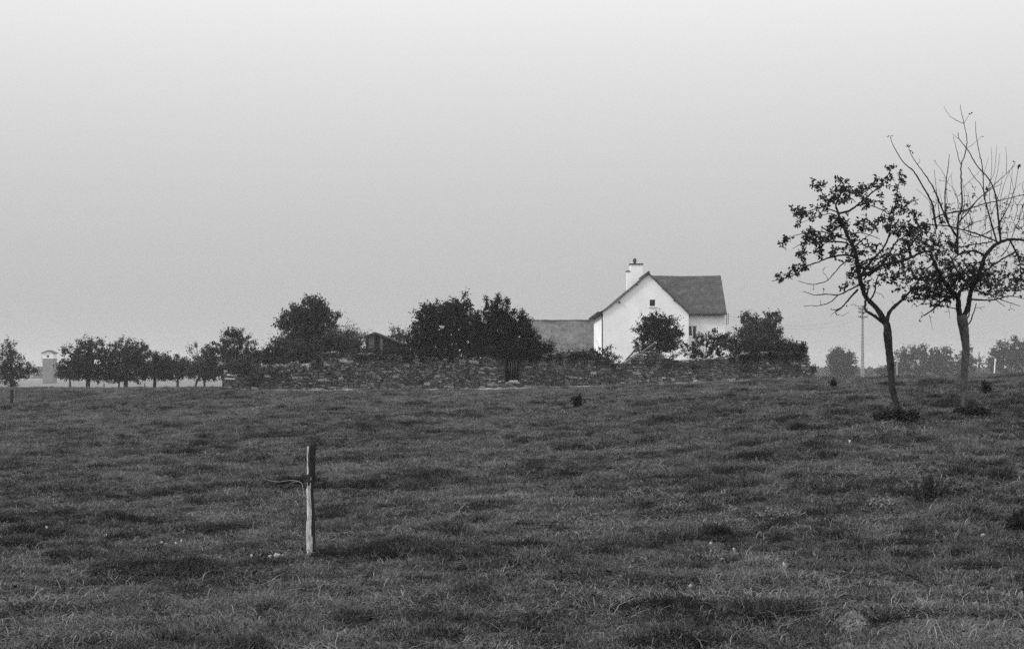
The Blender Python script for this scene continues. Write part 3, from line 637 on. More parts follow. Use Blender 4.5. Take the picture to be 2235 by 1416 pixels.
def tower():
    Y = 318.; b = P(104, 846, Y); gz = Gs(b[0], Y + 1.3); root = thing('transformer_tower', (b[0] + .4, Y + 1.3, gz), "slim tall brick transformer tower with a white gabled top, beside the orchard trees", "tower")
    x0, x1 = P(93, 0, Y)[0], P(116, 0, Y)[0]; zs = P(0, 782, Y)[2]; zt = P(0, 770, Y)[2]; zp = P(0, 765.5, Y)[2]; D = 2.6
    q = MB(); q.box(x0, x1, Y, Y + D, gz - .5, zs); q.obj('shaft', M['brick_far'], root)
    q = MB(); xm = (x0 + x1) / 2 + .1
    q.prism([(x0 + .01, zs), (x1 - .01, zs), (x1 - .01, zt), (xm, zp), (x0 + .01, zt)], Y + .01, Y + D - .01); q.obj('gable_top', M['white_trim'], root)
    q = MB(); q.prism([(x0 - .25, zt - .12), (xm, zp + .02), (x1 + .3, zt - .12), (x1 + .3, zt + .02), (xm, zp + .17), (x0 - .25, zt + .02)], Y - .3, Y + D + .3); q.obj('roof', M['dark_trim'], root)
    q = MB(); q.box(x0 + .95, x0 + 1.45, Y - .03, Y + .0, zs + .25, zs + .75); q.obj('vent_opening', M['pane'], root)
    for k in range(4):
        q = MB(); z = zs + .75 - .5 * k; q.box(x0 - .4, x0 - .002, Y + .5, Y + .56, z, z + .06); q.tube([(x0 - .35, Y + .53, z), (x0 - .35, Y + .53, z + .2)], .07, 6); q.obj('insulator', M['dark_metal'], root)
    q = MB(); q.box(x0 + .3, x1 - .3, Y - .1, Y - .005, gz - .2, P(0, 836, Y)[2]); q.obj('door', M['white_trim'], root)
    q = MB(); q.box(x0 + .2, x1 - .1, Y - .4, Y - .004, P(0, 836, Y)[2], P(0, 836, Y)[2] + .12); q.obj('canopy', M['dark_trim'], root)
tower()

def pole(px, ytop, Y, r0, r1, name, label, m, arms=(), lean=0., grp=None):
    b = P(px, HY, Y); gz = Gs(b[0], Y); zt = P(px, ytop, Y)[2]
    root = thing(name, (b[0], Y, gz), label, "pole", grp); q = MB(); q.tube([(b[0], Y, gz - .3), (b[0] + lean, Y, zt)], [r0, r1], 8); q.obj('shaft', m, root)
    for (py, w, ins) in arms:
        z = P(0, py, Y)[2]; q = MB(); q.box(b[0] - w, b[0] + w, Y - r1 - .08, Y - r1 - .01, z - .05, z + .05)
        for k in ins: q.tube([(b[0] + k, Y - r1 - .05, z + .05), (b[0] + k, Y - r1 - .05, z + .25)], .06, 6)
        q.obj('crossarm', m, root)
    return root
def main_pole():
    Y = 165.; b = P(1882.5, HY, Y); gz = Gs(b[0], Y); zt = P(0, 667, Y)[2]
    root = thing('utility_pole', (b[0], Y, gz), "tall tapering concrete utility pole with ladder-like openings, between two apple trees and the round tree", "pole")
    q = MB(); w0, w1 = .21, .09
    for sgn in (-1, 1):
        V = []
        for z, w in ((gz - .4, w0), (zt, w1)):
            a, c = (sgn * w, sgn * (w - .075 + .03 * (w < .1)))
            for xx, yy_ in ((a, -.1), (c, -.1), (c, .1), (a, .1)): V.append((b[0] + xx, Y + yy_, z))
        q.add(V, [(0,1,5,4),(1,2,6,5),(2,3,7,6),(3,0,4,7),(4,5,6,7)] if sgn > 0 else [(4,5,1,0),(5,6,2,1),(6,7,3,2),(7,4,0,3),(7,6,5,4)])
    q.obj('shaft', M['concrete'], root)
    n = 26; H = zt - gz
    for k in range(n):
        z = gz + .1 + H * k / n; f = k / n; w = w0 + (w1 - w0) * f - .055; hz_ = H / n * .8
        q = MB(); q.box(b[0] - w, b[0] + w, Y - .07, Y + .07, z, z + hz_); q.obj('rung', M['concrete'], root)
    for py in (675, 682, 692.5):
        z = P(0, py, Y)[2]; q = MB(); q.box(b[0] - .5, b[0] + .55, Y - .18, Y - .105, z - .04, z + .04)
        for k in (-.45, -.25, .25, .5): q.tube([(b[0] + k, Y - .14, z + .04), (b[0] + k, Y - .14, z + .2)], .05, 6)
        q.obj('crossarm', M['dark_metal'], root)
    return b[0], zt
px_, pz_ = main_pole()
G1 = "thin poles among the hazy trees on the skyline"
pole(1958, 778, 240., .12, .09, 'wooden_pole', "slim pale pole in front of the broad hazy tree clump", M['concrete'], grp=G1)
pole(2137, 768, 240., .10, .07, 'wooden_pole', "slim dark pole standing free in the gap between two hazy tree clumps", M['bark_far'], grp=G1)
pole(2168, 782, 240., .12, .1, 'wooden_pole', "leaning white pole at the edge of the last hazy tree", M['white_trim'], lean=.35, grp=G1)
# overhead wires: pole to house corner
for k, (dz, lab) in enumerate(((0., "highest faint overhead wire sagging from the utility pole to the white house"), (-.45, "lower faint overhead wire sagging from the utility pole to the white house"))):
    a = np.array([px_ - .45, 164.86, P(0, 692, 165)[2] + .2 + dz]); b = np.array([15.95, 105.41, 6.3 + dz * .5]); t = np.linspace(0, 1, 30)[:, None]
    pts = a * (1 - t) + b * t; pts[:, 2] -= 1.6 * (4 * t * (1 - t))[:, 0] * .6
    q = MB(); q.tube(pts, .006, 4); tag(q.obj('power_line', M['dark_wire']), lab, "wire", "overhead wires between pole and house")

# ------------------------------------------------------------------ far and middle trees
def crown_leaves(B, c, rad, n, size, r, clump=.22, spire=0., flat=1.):
    """leaves gathered in clumps over and inside an ellipsoid; the clumps are drawn out along their shoots so the outline stays ragged"""
    K = max(6, int(n / 34)); d = rand_dirs(r, K); ph = r.uniform(0, 50, 2)
    lump = 1 + .42 * (vnoise(ph[0] + np.arctan2(d[:, 2], d[:, 0]) * 2.2, ph[1] + d[:, 1] * 2.) - .5)
    rho = np.where(r.random(K) < .72, r.uniform(.70, 1.02, K) * lump, r.uniform(.1, .7, K))
    cc = c + d * rho[:, None] * rad; sg = clump * r.uniform(.35, 1.1, K); w = r.integers(0, K, n)
    ax = d * [1, 1, .5] + np.array([0, 0, .55 + spire]) + r.normal(0, .35, (K, 3)); ax /= np.linalg.norm(ax, axis=1)[:, None]
    off = r.normal(size=(n, 3)) * (sg * .62)[w][:, None] + ax[w] * (np.abs(r.normal(size=n)) * sg[w] * 1.35)[:, None]
    V, Q = leaves(cc[w] + off, r.uniform(.6, 1.3, n) * size, r, .7, .15); B.addq(V, Q); return cc
def far_tree(name, label, base_px, Y, blobs, n=4200, size=.14, m='leaf_far', trunk_r=.13, seed=0, group=None, cat="tree", clump=.2, lean=0., limbs=12, hubpx=None, depth=1., spire=0., twigs=0, sprigs=14, mass=1.):
    r = rng(1000 + seed); bx = P(base_px, HY, Y)[0]; gz = Gs(bx, Y); root = thing(name, (bx, Y, gz), label, cat, group); s = 1 / ppm(Y)
    area = sum(b[2] * b[3] for b in blobs); B = Bulk(); allc = []
    for bb in blobs:
        c = P(bb[0], bb[1], Y + r.uniform(-.4, .4) + (bb[5] if len(bb) > 5 else 0)); rad = np.array([bb[2] * s, min(bb[2], bb[3] * 1.4) * s * depth, bb[3] * s])
        allc.append(crown_leaves(B, c, rad, int(n * bb[2] * bb[3] / area * (bb[4] if len(bb) > 4 else 1)), size, r, clump, spire))
    cc = np.vstack(allc)
    hub = P(hubpx[0], hubpx[1], Y) if hubpx else np.array([bx + lean, Y, gz + .45 * (max(c[2] for c in cc) - gz)])
    T = Bulk(); tp = catmull(np.array([[bx, Y, gz - .2], [bx + (hub[0] - bx) * .35 + r.normal(0, .04), Y, gz + (hub[2] - gz) * .5], hub]), .25); T.tube(tp, np.linspace(trunk_r * 1.25, trunk_r * .8, len(tp)), 7, .2, seed)
    T.obj('trunk', M['bark_far'], root, True)
    if limbs:
        Lb = Bulk(); order = r.permutation(len(cc))[:limbs + twigs]
        for q, i in enumerate(order):
            e = cc[i]; mid = hub * .5 + e * .5 + np.array([r.normal(0, .1), r.normal(0, .1), .15 * np.linalg.norm(e - hub)]); pl = catmull(np.vstack([hub + r.normal(0, .03, 3), mid, e]), .3)
            Lb.tube(pl, np.linspace(trunk_r * .55 if q < limbs else .02, .012, len(pl)), 5)
            if q < sprigs: pass
        Lb.obj('branch', M['bark_far'], root, True)
    # sprigs poking out of the outline
    for q in range(sprigs):
        e = cc[int(r.integers(0, len(cc)))]; cen = np.array([np.mean(cc[:, 0]), Y, np.mean(cc[:, 2])]); d = e - cen; d /= np.linalg.norm(d) + 1e-6; d[2] = abs(d[2]) + .5 + spire
        d /= np.linalg.norm(d); ln = r.uniform(.25, .7); k = 16; t = r.random(k)[:, None]
        V, Q = leaves(e + d * t * ln + r.normal(0, .05, (k, 3)), r.uniform(.7, 1.1, k) * size, r, .6); B.addq(V, Q)
    o = B.obj('foliage', M[m], root); stuff(o); return root
ORCH = "fruit trees of the orchard beyond the crest"
far_tree('fruit_tree', "fruit tree with a tall narrow top, across the transformer tower from the dense pair", 26, 128, [(17,765,15,22),(18,790,28,22),(35,808,45,20),(4,815,22,22),(65,812,18,9),(22,828,20,12),(26,837,14,7)], 8000, seed=1, group=ORCH, trunk_r=.14)
far_tree('fruit_tree', "broad dense orchard tree nearest the transformer tower, its sparse top rising to a point", 192, 122, [(190,758,22,20),(215,766,26,24),(165,782,32,26),(195,790,45,32),(160,808,38,20),(215,812,42,20),(140,768,8,10,.6),(190,822,58,10),(150,818,20,12)], 16500, seed=2, group=ORCH, trunk_r=.16, clump=.17)
far_tree('fruit_tree', "broad rounded orchard tree with upright twigs, second in the dense pair", 273, 122, [(272,765,30,22),(300,770,26,24),(262,792,42,28),(305,795,28,26),(290,814,48,18),(270,823,56,9),(235,800,18,18)], 16500, seed=3, group=ORCH, trunk_r=.16, clump=.17)
far_tree('fruit_tree', "smaller orchard tree with ragged arms, just right of the dense pair", 337, 124, [(334,780,10,18),(345,796,24,20),(358,782,14,6),(365,800,22,18),(350,812,34,14),(312,810,20,14),(350,822,36,8)], 8200, seed=4, group=ORCH, trunk_r=.13)
far_tree('fruit_tree', "low orchard tree with a forked trunk in the middle of the row", 388, 132, [(392,796,24,18),(404,806,28,14),(380,812,24,12),(390,785,16,8,.6),(395,819,34,8)], 6500, seed=5, group=ORCH, trunk_r=.12, m='leaf_mid', hubpx=(388, 828))
far_tree('fruit_tree', "thin half-bare orchard tree with a slanting trunk and pale twigs", 423, 130, [(432,782,26,28,.6),(445,800,26,22,.8),(420,805,20,16,.6)], 2600, seed=6, group=ORCH, trunk_r=.10, m='leaf_light', hubpx=(437, 818), limbs=30, twigs=40, clump=.25)
far_tree('fruit_tree', "small orchard tree with a thin straight trunk beside the wall end", 447, 126, [(452,808,38,18),(455,790,22,16),(450,822,34,8)], 5500, seed=7, group=ORCH, trunk_r=.09)
far_tree('fruit_tree', "tall stepped orchard tree with a flat top, behind the broken wall end", 505, 118, [(516,727,25,12),(515,745,30,18),(548,748,9,5,.7),(480,765,34,16),(520,770,42,22),(455,770,12,10),(490,792,48,22),(545,785,25,25),(520,812,45,18)], 15000, seed=8, group=ORCH, trunk_r=.18, clump=.17)
G2 = "small fruit trees in the orchard's back row"
far_tree('back_fruit_tree', "small hazy tree behind the orchard row, trunk seen near the tower", 152, 175, [(150,815,28,14)], 1500, .2, seed=9, group=G2, trunk_r=.14, m='leaf_mid')
far_tree('back_fruit_tree', "small hazy tree behind the orchard row, its trunk between the dense pair", 260, 170, [(258,826,24,10)], 1300, .2, seed=10, group=G2, trunk_r=.12, m='leaf_mid')
far_tree('round_topped_tree', "large rounded leafy tree rising above the bushes behind the wall", 672, 104, [(672,684,42,26),(705,692,33,20),(640,700,28,20),(655,722,42,28),(700,722,32,22),(622,705,10,10,.6),(665,750,50,28),(690,665,22,12)], 22000, .15, seed=11, trunk_r=.2, m='leaf_mid', clump=.2)
BU = "bushes growing behind the stone wall"
far_tree('bush', "dark low bush between the stepped tree and the large rounded tree", 600, 98, [(605,778,40,20),(630,765,35,25),(570,780,20,10)], 10000, .13, seed=12, group=BU, cat="bush", trunk_r=.06, m='leaf_mid')
far_tree('bush', "wide tangled bush below the large rounded tree", 700, 92, [(700,772,60,25),(730,760,45,25),(660,785,40,18),(755,775,35,18)], 16000, .12, seed=13, group=BU, cat="bush", trunk_r=.06, m='leaf_mid')
far_tree('bush', "feathery pale bush beside the dark shed", 765, 96, [(758,738,32,18),(775,744,20,16),(745,750,25,20),(785,762,22,16)], 6500, .10, seed=14, group=BU, cat="bush", trunk_r=.05, m='leaf_light', clump=.28)
far_tree('young_tree', "light thin-crowned tree peeping over the shed roof", 866, 130, [(868,732,16,14,.8),(880,745,14,12),(850,738,10,6,.7)], 2200, .14, seed=15, trunk_r=.07, m='leaf_mid')
far_tree('bush', "scrubby bush under the shed's gable", 830, 90, [(812,776,30,7),(870,777,30,6)], 2200, .11, seed=16, group=BU, cat="bush", trunk_r=.04, m='leaf_mid')
far_tree('spreading_tree', "big dark spreading tree with a ragged top, left neighbour of the doorway tree", 965, 89, [(958,702,48,38),(998,678,30,24),(925,735,32,26),(960,748,58,28),(1008,705,35,38),(1016,650,5,9,.8),(1022,668,6,8,.6),(935,690,25,20),(905,755,14,12,.8),(1030,735,25,30),(1040,755,34,26),(985,770,50,14),(930,765,30,14)], 32000, .13, seed=17, trunk_r=.2, m='leaf_dark', clump=.16, sprigs=30)
far_tree('doorway_tree', "very dark dense tree with spiky tips hanging over the doorway in the wall", 1105, 81.95, [(1105,712,42,38),(1080,690,26,30),(1132,732,36,38),(1066,742,28,34),(1050,740,18,36),(1110,750,60,30),(1050,765,24,18),(1064,664,3.5,15),(1086,662,6,17),(1108,664,4.5,15),(1140,692,3.5,12),(1150,702,3.5,13),(1160,752,20,30),(1105,770,60,14,1,-.7),(1122,772,42,12,1,-1.0),(1168,776,16,12,1,-.7),(1040,712,14,30)], 46000, .10, seed=18, trunk_r=.2, m='leaf_black', clump=.12, spire=.6, sprigs=50)
far_tree('bush', "low leafy bush spilling over the wall right of the doorway tree", 1183, 83.5, [(1180,765,24,17),(1198,768,10,14,.5),(1165,775,18,12)], 4200, .09, seed=19, group=BU, cat="bush", trunk_r=.04, m='leaf_dark')
far_tree('house_shrub', "round shrub in front of the white gable", 1438, 96, [(1435,715,38,24),(1445,700,25,14),(1420,728,34,22),(1462,738,30,22),(1440,755,45,18),(1398,755,14,10,.5),(1410,765,20,8,.6)], 15000, .115, seed=20, trunk_r=.07, m='leaf_dark', clump=.15, sprigs=26, cat="bush")
far_tree('open_shrub', "loose open shrub through which the white house wall shows, below the wing window", 1540, 95, [(1530,745,24,14,.75),(1560,755,28,16,.75),(1500,760,24,12,.6),(1540,772,40,11,.6),(1580,740,14,14,.9),(1552,725,8,6,.5),(1475,778,25,8,.3),(1565,738,16,12,.6)], 6200, .12, seed=21, trunk_r=.04, m='leaf_dark', clump=.12, limbs=20, cat="bush")
far_tree('wall_top_plant', "sparse leafy plant on the wall top in front of the house corner", 1326, 83, [(1326,765,16,11,.8),(1340,778,12,10,.7),(1300,768,18,7,.7),(1285,766,14,5,.5)], 900, .09, seed=22, trunk_r=.02, m='leaf_dark', clump=.1, limbs=16, cat="plant", sprigs=4)
far_tree('twin_topped_tree', "tree with two rounded tops beside the house's wing", 1660, 118, [(1633,700,17,14),(1684,702,18,20),(1655,715,24,20),(1650,735,38,22),(1690,728,20,16),(1628,722,14,10,.7)], 10000, .16, seed=23, trunk_r=.15, m='leaf_mid', clump=.18)
far_tree('bush', "dark sprawling bush behind the ivy-topped wall end", 1665, 92, [(1620,757,34,15),(1665,752,46,13),(1705,760,38,12),(1592,748,12,12,.6)], 10000, .12, seed=24, group=BU, cat="bush", trunk_r=.06, m='leaf_mid')
far_tree('conical_bush', "hazy bush falling away just beyond the wall's ivy-covered end", 1752, 150, [(1752,795,14,22),(1763,810,14,12)], 1600, .2, seed=25, trunk_r=.08, m='leaf_far', cat="bush")
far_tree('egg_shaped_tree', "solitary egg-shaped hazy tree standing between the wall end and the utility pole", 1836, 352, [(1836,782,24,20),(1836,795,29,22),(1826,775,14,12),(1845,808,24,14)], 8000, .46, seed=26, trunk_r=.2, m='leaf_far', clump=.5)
SK = "hazy trees on the skyline behind the two apple trees"
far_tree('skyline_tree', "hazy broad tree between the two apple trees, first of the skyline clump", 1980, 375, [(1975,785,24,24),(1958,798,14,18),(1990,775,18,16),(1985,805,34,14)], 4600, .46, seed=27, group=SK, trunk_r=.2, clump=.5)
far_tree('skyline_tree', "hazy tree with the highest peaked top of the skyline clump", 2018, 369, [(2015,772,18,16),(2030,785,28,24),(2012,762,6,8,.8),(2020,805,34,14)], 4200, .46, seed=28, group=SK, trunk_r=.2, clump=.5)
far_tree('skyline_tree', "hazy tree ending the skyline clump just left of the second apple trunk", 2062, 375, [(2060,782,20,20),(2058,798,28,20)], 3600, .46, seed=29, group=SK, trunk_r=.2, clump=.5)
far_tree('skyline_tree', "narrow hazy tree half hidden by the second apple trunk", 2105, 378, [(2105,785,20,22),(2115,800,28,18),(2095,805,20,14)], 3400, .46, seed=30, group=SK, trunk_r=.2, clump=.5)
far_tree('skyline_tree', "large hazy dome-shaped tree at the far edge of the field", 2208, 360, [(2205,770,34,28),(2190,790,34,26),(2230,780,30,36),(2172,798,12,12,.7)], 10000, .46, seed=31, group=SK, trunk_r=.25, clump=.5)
far_tree('skyline_tree', "faint low tree at the foot of the first apple trunk", 1938, 330, [(1938,808,16,10),(1925,814,14,6)], 1200, .4, seed=32, group=SK, trunk_r=.2, clump=.4)

# ------------------------------------------------------------------ growth on the wall
def wall_growth(name, label, spans, n, size, m, seed, cat="plant", grp=None, front=.34, sg=.1, drop=.5):
    """leaves hanging over the wall face: spans of (px0, px1, y_top, y_bottom) along the wall"""
    r = rng(500 + seed); px0 = min(s[0] for s in spans); px1 = max(s[1] for s in spans); s_ = wall_s((px0 + px1) / 2); p = wpos(s_)
    root = thing(name, (p[0], p[1], float(wtop(s_))), label, cat, grp); B = Bulk(); tot = sum((a[1] - a[0]) * (a[3] - a[2]) for a in spans); St = Bulk()
    for a in spans:
        k = int(n * (a[1] - a[0]) * (a[3] - a[2]) / tot); K = max(4, k // 14)
        u = r.random(K); v = r.random(K) ** 1.0; px = a[0] + (a[1] - a[0]) * u; py = a[2] + (a[3] - a[2]) * v + 3 * np.sin(px * .21 + seed)
        s = np.array([wall_s(q) for q in px]); q = WA[None] + WD[None] * s[:, None]
        above = np.array([P(0, yy_, YY)[2] for yy_, YY in zip(py, q[:, 1])]); over = above > wtop(s) - .05
        off = np.where(over, r.uniform(-.3, .4, K), r.uniform(.24, front + .1, K))
        c = np.column_stack([q + WN[None] * off[:, None], above]); w = r.integers(0, K, k)
        V, Q = leaves(c[w] + r.normal(size=(k, 3)) * sg * [1, .6, .8], r.uniform(.6, 1.3, k) * size, r, .8, .3); B.addq(V, Q)
    for k in range(10):
        a = spans[int(r.integers(0, len(spans)))]; px = r.uniform(a[0], a[1]); s = wall_s(px); q = wpos(s) + WN * .33; t = np.linspace(0, 1, 8)
        zz = P(0, a[2], q[1])[2] - t * (P(0, a[2], q[1])[2] - P(0, a[3], q[1])[2]); pts = np.column_stack([q[0] + .3 * t * r.normal() + .05 * np.sin(t * 6), q[1] + 0 * t, zz]); St.tube(pts, .012, 4)
    stuff(St.obj('stem', M['bark_far'], root)); stuff(B.obj('foliage', M[m], root)); return root
GV = "plants growing on and over the stone wall"
wall_growth('ivy', "thick dark ivy roof overhanging the wall's far end", [(1585,1650,772,785),(1640,1762,754,776),(1700,1757,748,768),(1600,1750,774,783)], 5500, .10, 'leaf_dark', 1, grp=GV, front=.42, sg=.07)
wall_growth('ivy', "thin ivy and creeper covering the lower face below the dark ivy roof", [(1610,1745,788,806),(1600,1640,790,815)], 700, .09, 'leaf_light', 2, grp=GV)
wall_growth('ivy', "dark ivy fringe on the wall top under the spreading tree", [(872,1045,770,785),(880,960,762,772),(770,880,768,777)], 4500, .09, 'leaf_dark', 3, grp=GV)
wall_growth('ivy', "ivy fringe on the wall top in front of the barn roof", [(1165,1345,770,777),(1215,1310,764,771),(1180,1350,777,785),(1318,1360,790,799)], 2200, .09, 'leaf_dark', 4, grp=GV)
wall_growth('bramble', "brambles smothering the broken stretch of wall before the gable", [(1375,1470,775,795),(1385,1440,764,776),(1450,1600,784,792),(1400,1580,792,805)], 1700, .08, 'leaf_mid', 5, grp=GV)
wall_growth('bramble', "green growth sloping over the low collapsed part near the wall's broken end", [(548,625,800,830),(560,620,796,804),(540,575,818,845)], 900, .08, 'leaf_light', 6, grp=GV)
wall_growth('ivy_tuft', "rounded tuft of ivy crowning the broken wall end by the orchard", [(497,520,795,812),(505,560,786,800),(520,556,797,815)], 2800, .08, 'leaf_light', 7, grp=GV, sg=.12)
wall_growth('dry_grass_clump', "pale dry grass on the low wall top between the brambles and the steep shoulder", [(632,668,796,803)], 700, .16, 'leaf_dry', 8, grp=GV, sg=.08)
wall_growth('creeper', "thin creeper climbing the steep shoulder of the wall below the feathery bush", [(690,775,768,778),(680,700,778,800),(775,880,774,785)], 2200, .08, 'leaf_mid', 9, grp=GV)

wall_growth('creeper', "sparse moss and creeper scattered over the long face between the broken end and the doorway", [(600,760,800,842),(740,930,784,840),(900,1075,790,842)], 2400, .07, 'leaf_mid', 10, grp=GV, front=.28, sg=.14)
wall_growth('creeper', "sparse moss and creeper on the wall face between the doorway and the leaning poles", [(1150,1360,790,836)], 1300, .07, 'leaf_mid', 11, grp=GV, front=.28, sg=.14)
# leaning poles over the gap in the wall
LP = "peeled poles leaning in the wall's gap"
for k, (x0, y0, x1, y1, rr, m, lab, dy) in enumerate(((1353,798,1391,757,.05,'bark_far',"dark upper pole leaning in the gap of the wall, steepest of three",.5), (1355,792,1388,772,.045,'pole_pale',"short pale peeled pole leaning in the gap of the wall",.3), (1357,797,1428,749,.06,'board_pale',"longest pole leaning across the gap of the wall towards the round shrub",.1))):
    a, b = P(x0, y0, 81.7 - dy * .3), P(x1, y1, 84.5 + dy); q = MB(); q.tube(catmull(np.vstack([a, (a + b) / 2 + [0, 0, -.05], b]), .3), rr, 8)
    tag(q.obj('leaning_pole', M[m], None, True), lab, "pole", LP)

# ------------------------------------------------------------------ haze
hb = MB(); hb.box(-1300, 1300, -60, 1600, -8, 24); hz = hb.obj('haze', [])
hz.data.materials.clear(); hm = bpy.data.materials.new('haze'); hm.use_nodes = True; hm.node_tree.nodes.clear()
ho = hm.node_tree.nodes.new('ShaderNodeOutputMaterial'); hv = hm.node_tree.nodes.new('ShaderNodeVolumePrincipled')
hv.inputs['Color'].default_value = (.95, .95, .95, 1); hv.inputs['Density'].default_value = .00036; hv.inputs['Anisotropy'].default_value = .2
hm.node_tree.links.new(hv.outputs[0], ho.inputs['Volume']); hz.data.materials.append(hm)
hm.cycles.homogeneous_volume = True
tag(hz, "thin pale haze hanging over the whole landscape", "haze", kind="stuff")

# ------------------------------------------------------------------ the two apple trees
class Tree:
    def __init__(s, name, label, base_px, Y, seed):
        s.Y = Y; s.r = rng(seed); b = P(base_px, HY, Y); s.gz = Gs(b[0], Y); s.root = thing(name, (b[0], Y, s.gz), label, "tree", "apple trees on the pasture")
        s.S = np.zeros((0, 4)); s.pp = 1 / ppm(Y); s.tw = Bulk(); s.lf = Bulk()
    def reg(s, px, d, w=0.): s.S = np.vstack([s.S, np.column_stack([px, d, np.full(len(px), w)])])
    def trunk(s, pts):
        q = catmull(np.array([(x, y, r) for x, y, r in pts], float), 2.5); W = np.array([P(a[0], a[1], s.Y) for a in q]); n = len(W)
        W[:, 1] += .05 * np.sin(np.linspace(0, 5, n))
        V, Q, caps = tube(W, q[:, 2] * s.pp, 22, .10, 3); o = mesh_obj('trunk', V, [Q], M.get('bark_tree', M['bark_near']), s.root, smooth=True); s.reg(q[:, :2], np.zeros(n), 1)
    def limb(s, pts, r0, r1, dd=0., d0=None, part=None, attach=False, k=9):
        pts = [tuple(map(float, p)) for p in pts]
        if d0 is None:
            if len(s.S): i = int(np.argmin((s.S[:, 0] - pts[0][0]) ** 2 + (s.S[:, 1] - pts[0][1]) ** 2)); d0 = s.S[i, 2]
            else: d0 = 0
        if attach:
            i = int(np.argmin((s.S[:, 0] - pts[0][0]) ** 2 + (s.S[:, 1] - pts[0][1]) ** 2)); pts = [tuple(s.S[i, :2])] + pts; d0 = s.S[i, 2]
        q = catmull(np.array(pts), 4.); n = len(q); t = np.linspace(0, 1, n); q = q + s.r.normal(0, .35, q.shape) * (np.minimum(t, 1 - t) * 4).clip(0, 1)[:, None]
        d = d0 + dd * t; W = np.array([P(a[0], a[1], s.Y + b) for a, b in zip(q, d)]); rad = (r0 + (r1 - r0) * t) * s.pp * (1 + .08 * s.r.normal(size=n))
        if part if part is not None else r0 >= 1.5:
            V, Q, caps = tube(W, rad, k, .08, int(r0 * 10)); f = [Q]; mesh_obj('branch', V, f, M['bark_near'], s.root, smooth=True)
        else: s.tw.tube(W, rad, 5)
        s.reg(q, d, 0)
    def twig_to(s, tx, ty, dj, r0=.75, leaf=8, size=.07, curl=1., maxd=60, droop=.1, leafstart=.12):
        D = (s.S[:, 0] - tx) ** 2 + (s.S[:, 1] - ty) ** 2; i = int(np.argmin(D * (1 + .5 * s.r.random(len(D))))); x0, y0, d0, _ = s.S[i]
        d1 = d0 + dj; L = math.hypot(tx - x0, ty - y0); 
        if L < 3: tx += s.r.normal(0, 6); ty += s.r.normal(0, 6)
        perp = np.array([-(ty - y0), tx - x0]) * s.r.normal(0, .13) * curl; mid = np.array([(x0 + tx) / 2, (y0 + ty) / 2]) + perp + [0, -.06 * L * curl]
        q = catmull(np.array([(x0, y0, d0), (mid[0], mid[1], (d0 + d1) / 2), (tx, ty, d1)]), 5.); n = len(q); W = np.array([P(a[0], a[1], s.Y + a[2]) for a in q])
        s.tw.tube(W, np.linspace(r0, .32, n) * s.pp, 4); s.reg(q[1:, :2], q[1:, 2], 0)
        if leaf:
            t = s.r.uniform(leafstart, 1.02, leaf); idx = np.clip(t * (n - 1), 0, n - 1.001); i0 = idx.astype(int); fr = (idx - i0)[:, None]; pos = W[i0] * (1 - fr) + W[i0 + 1] * fr
            ax = W[-1] - W[0]; ax /= np.linalg.norm(ax) + 1e-9; pos = pos + s.r.normal(0, .012, (leaf, 3)); dirs = rand_dirs(s.r, leaf) * .9 + ax * .35
            V, Q = leaves(pos, s.r.uniform(.6, 1.15, leaf) * size, s.r, .55, droop, dirs, True); s.lf.addq(V, Q)
    def blob(s, cx, cy, rx, ry, dens=1., leaf=8, size=.07, dd=.5):
        n = max(1, int(rx * ry * dens / 13.)); T = []
        for k in range(n):
            a = s.r.uniform(0, 6.283); q = math.sqrt(s.r.random()); T.append((cx + rx * q * math.cos(a), cy + ry * q * math.sin(a)))
        T.sort(key=lambda p: ((s.S[:, 0] - p[0]) ** 2 + (s.S[:, 1] - p[1]) ** 2).min())
        for x, y in T: s.twig_to(x, y, s.r.normal(0, dd), leaf=leaf, size=size)
    def finish(s):
        s.tw.obj('twig', M['twig_near'], s.root, True); stuff(s.lf.obj('foliage', M['leaf_near'], s.root))

A = Tree('apple_tree', "leafy apple tree with a thin kinked trunk forking low, beside its twiggy neighbour", 1962, 31.0, 11)
A.trunk([(1966,926,13),(1963,910,9),(1958,884,6.3),(1948,845,6.8),(1945,804,7.3),(1940,765,8),(1936,732,9),(1935.5,718,8),(1934,705,7)])
A.limb([(1935,708),(1915,675),(1890,648),(1882,625),(1876,605),(1872,585),(1869,560),(1863,540),(1852,520),(1844,500)], 6, 3.6, -.3)
A.limb([(1844,500),(1836,482),(1828,462),(1825,446),(1832,430),(1838,418),(1842,402)], 3.4, .9, -.3)
A.limb([(1874,603),(1899,595),(1925,579),(1960,571),(1988,562),(2009,552),(2043,544)], 4.2, 2.2, -1.0)
A.limb([(1988,561),(1985,545),(1981,524)], 3.4, 2.9, -.1)
A.limb([(1936,706),(1938,690),(1946,675),(1965,658),(1973,650)], 4.4, 3.2, .5)
A.limb([(1973,650),(1988,634),(2005,612),(2020,590),(2040,575)], 2.8, 1.2, .6)
A.limb([(1932,708),(1905,687),(1890,678),(1888,665),(1891,648),(1895,630)], 4., 1.8, .4)
A.limb([(1899,655),(1908,640),(1912,615),(1918,600)], 2.0, 1.2, .5)
A.limb([(1863,560),(1850,557),(1837,557),(1811,562),(1783,573),(1755,583),(1738,597),(1702,610),(1684,613)], 2.2, .6, -.8)
A.limb([(1866,562),(1839,576),(1818,599),(1804,613),(1786,619),(1766,620),(1742,613)], 1.4, .6, -.5, part=True)
A.limb([(1878,620),(1855,632),(1830,643),(1800,642),(1779,644),(1760,638),(1752,636)], 1.8, .6, -.4)
A.limb([(1830,643),(1811,660),(1787,667),(1770,667),(1755,668)], 1.3, .5, -.2, part=True)
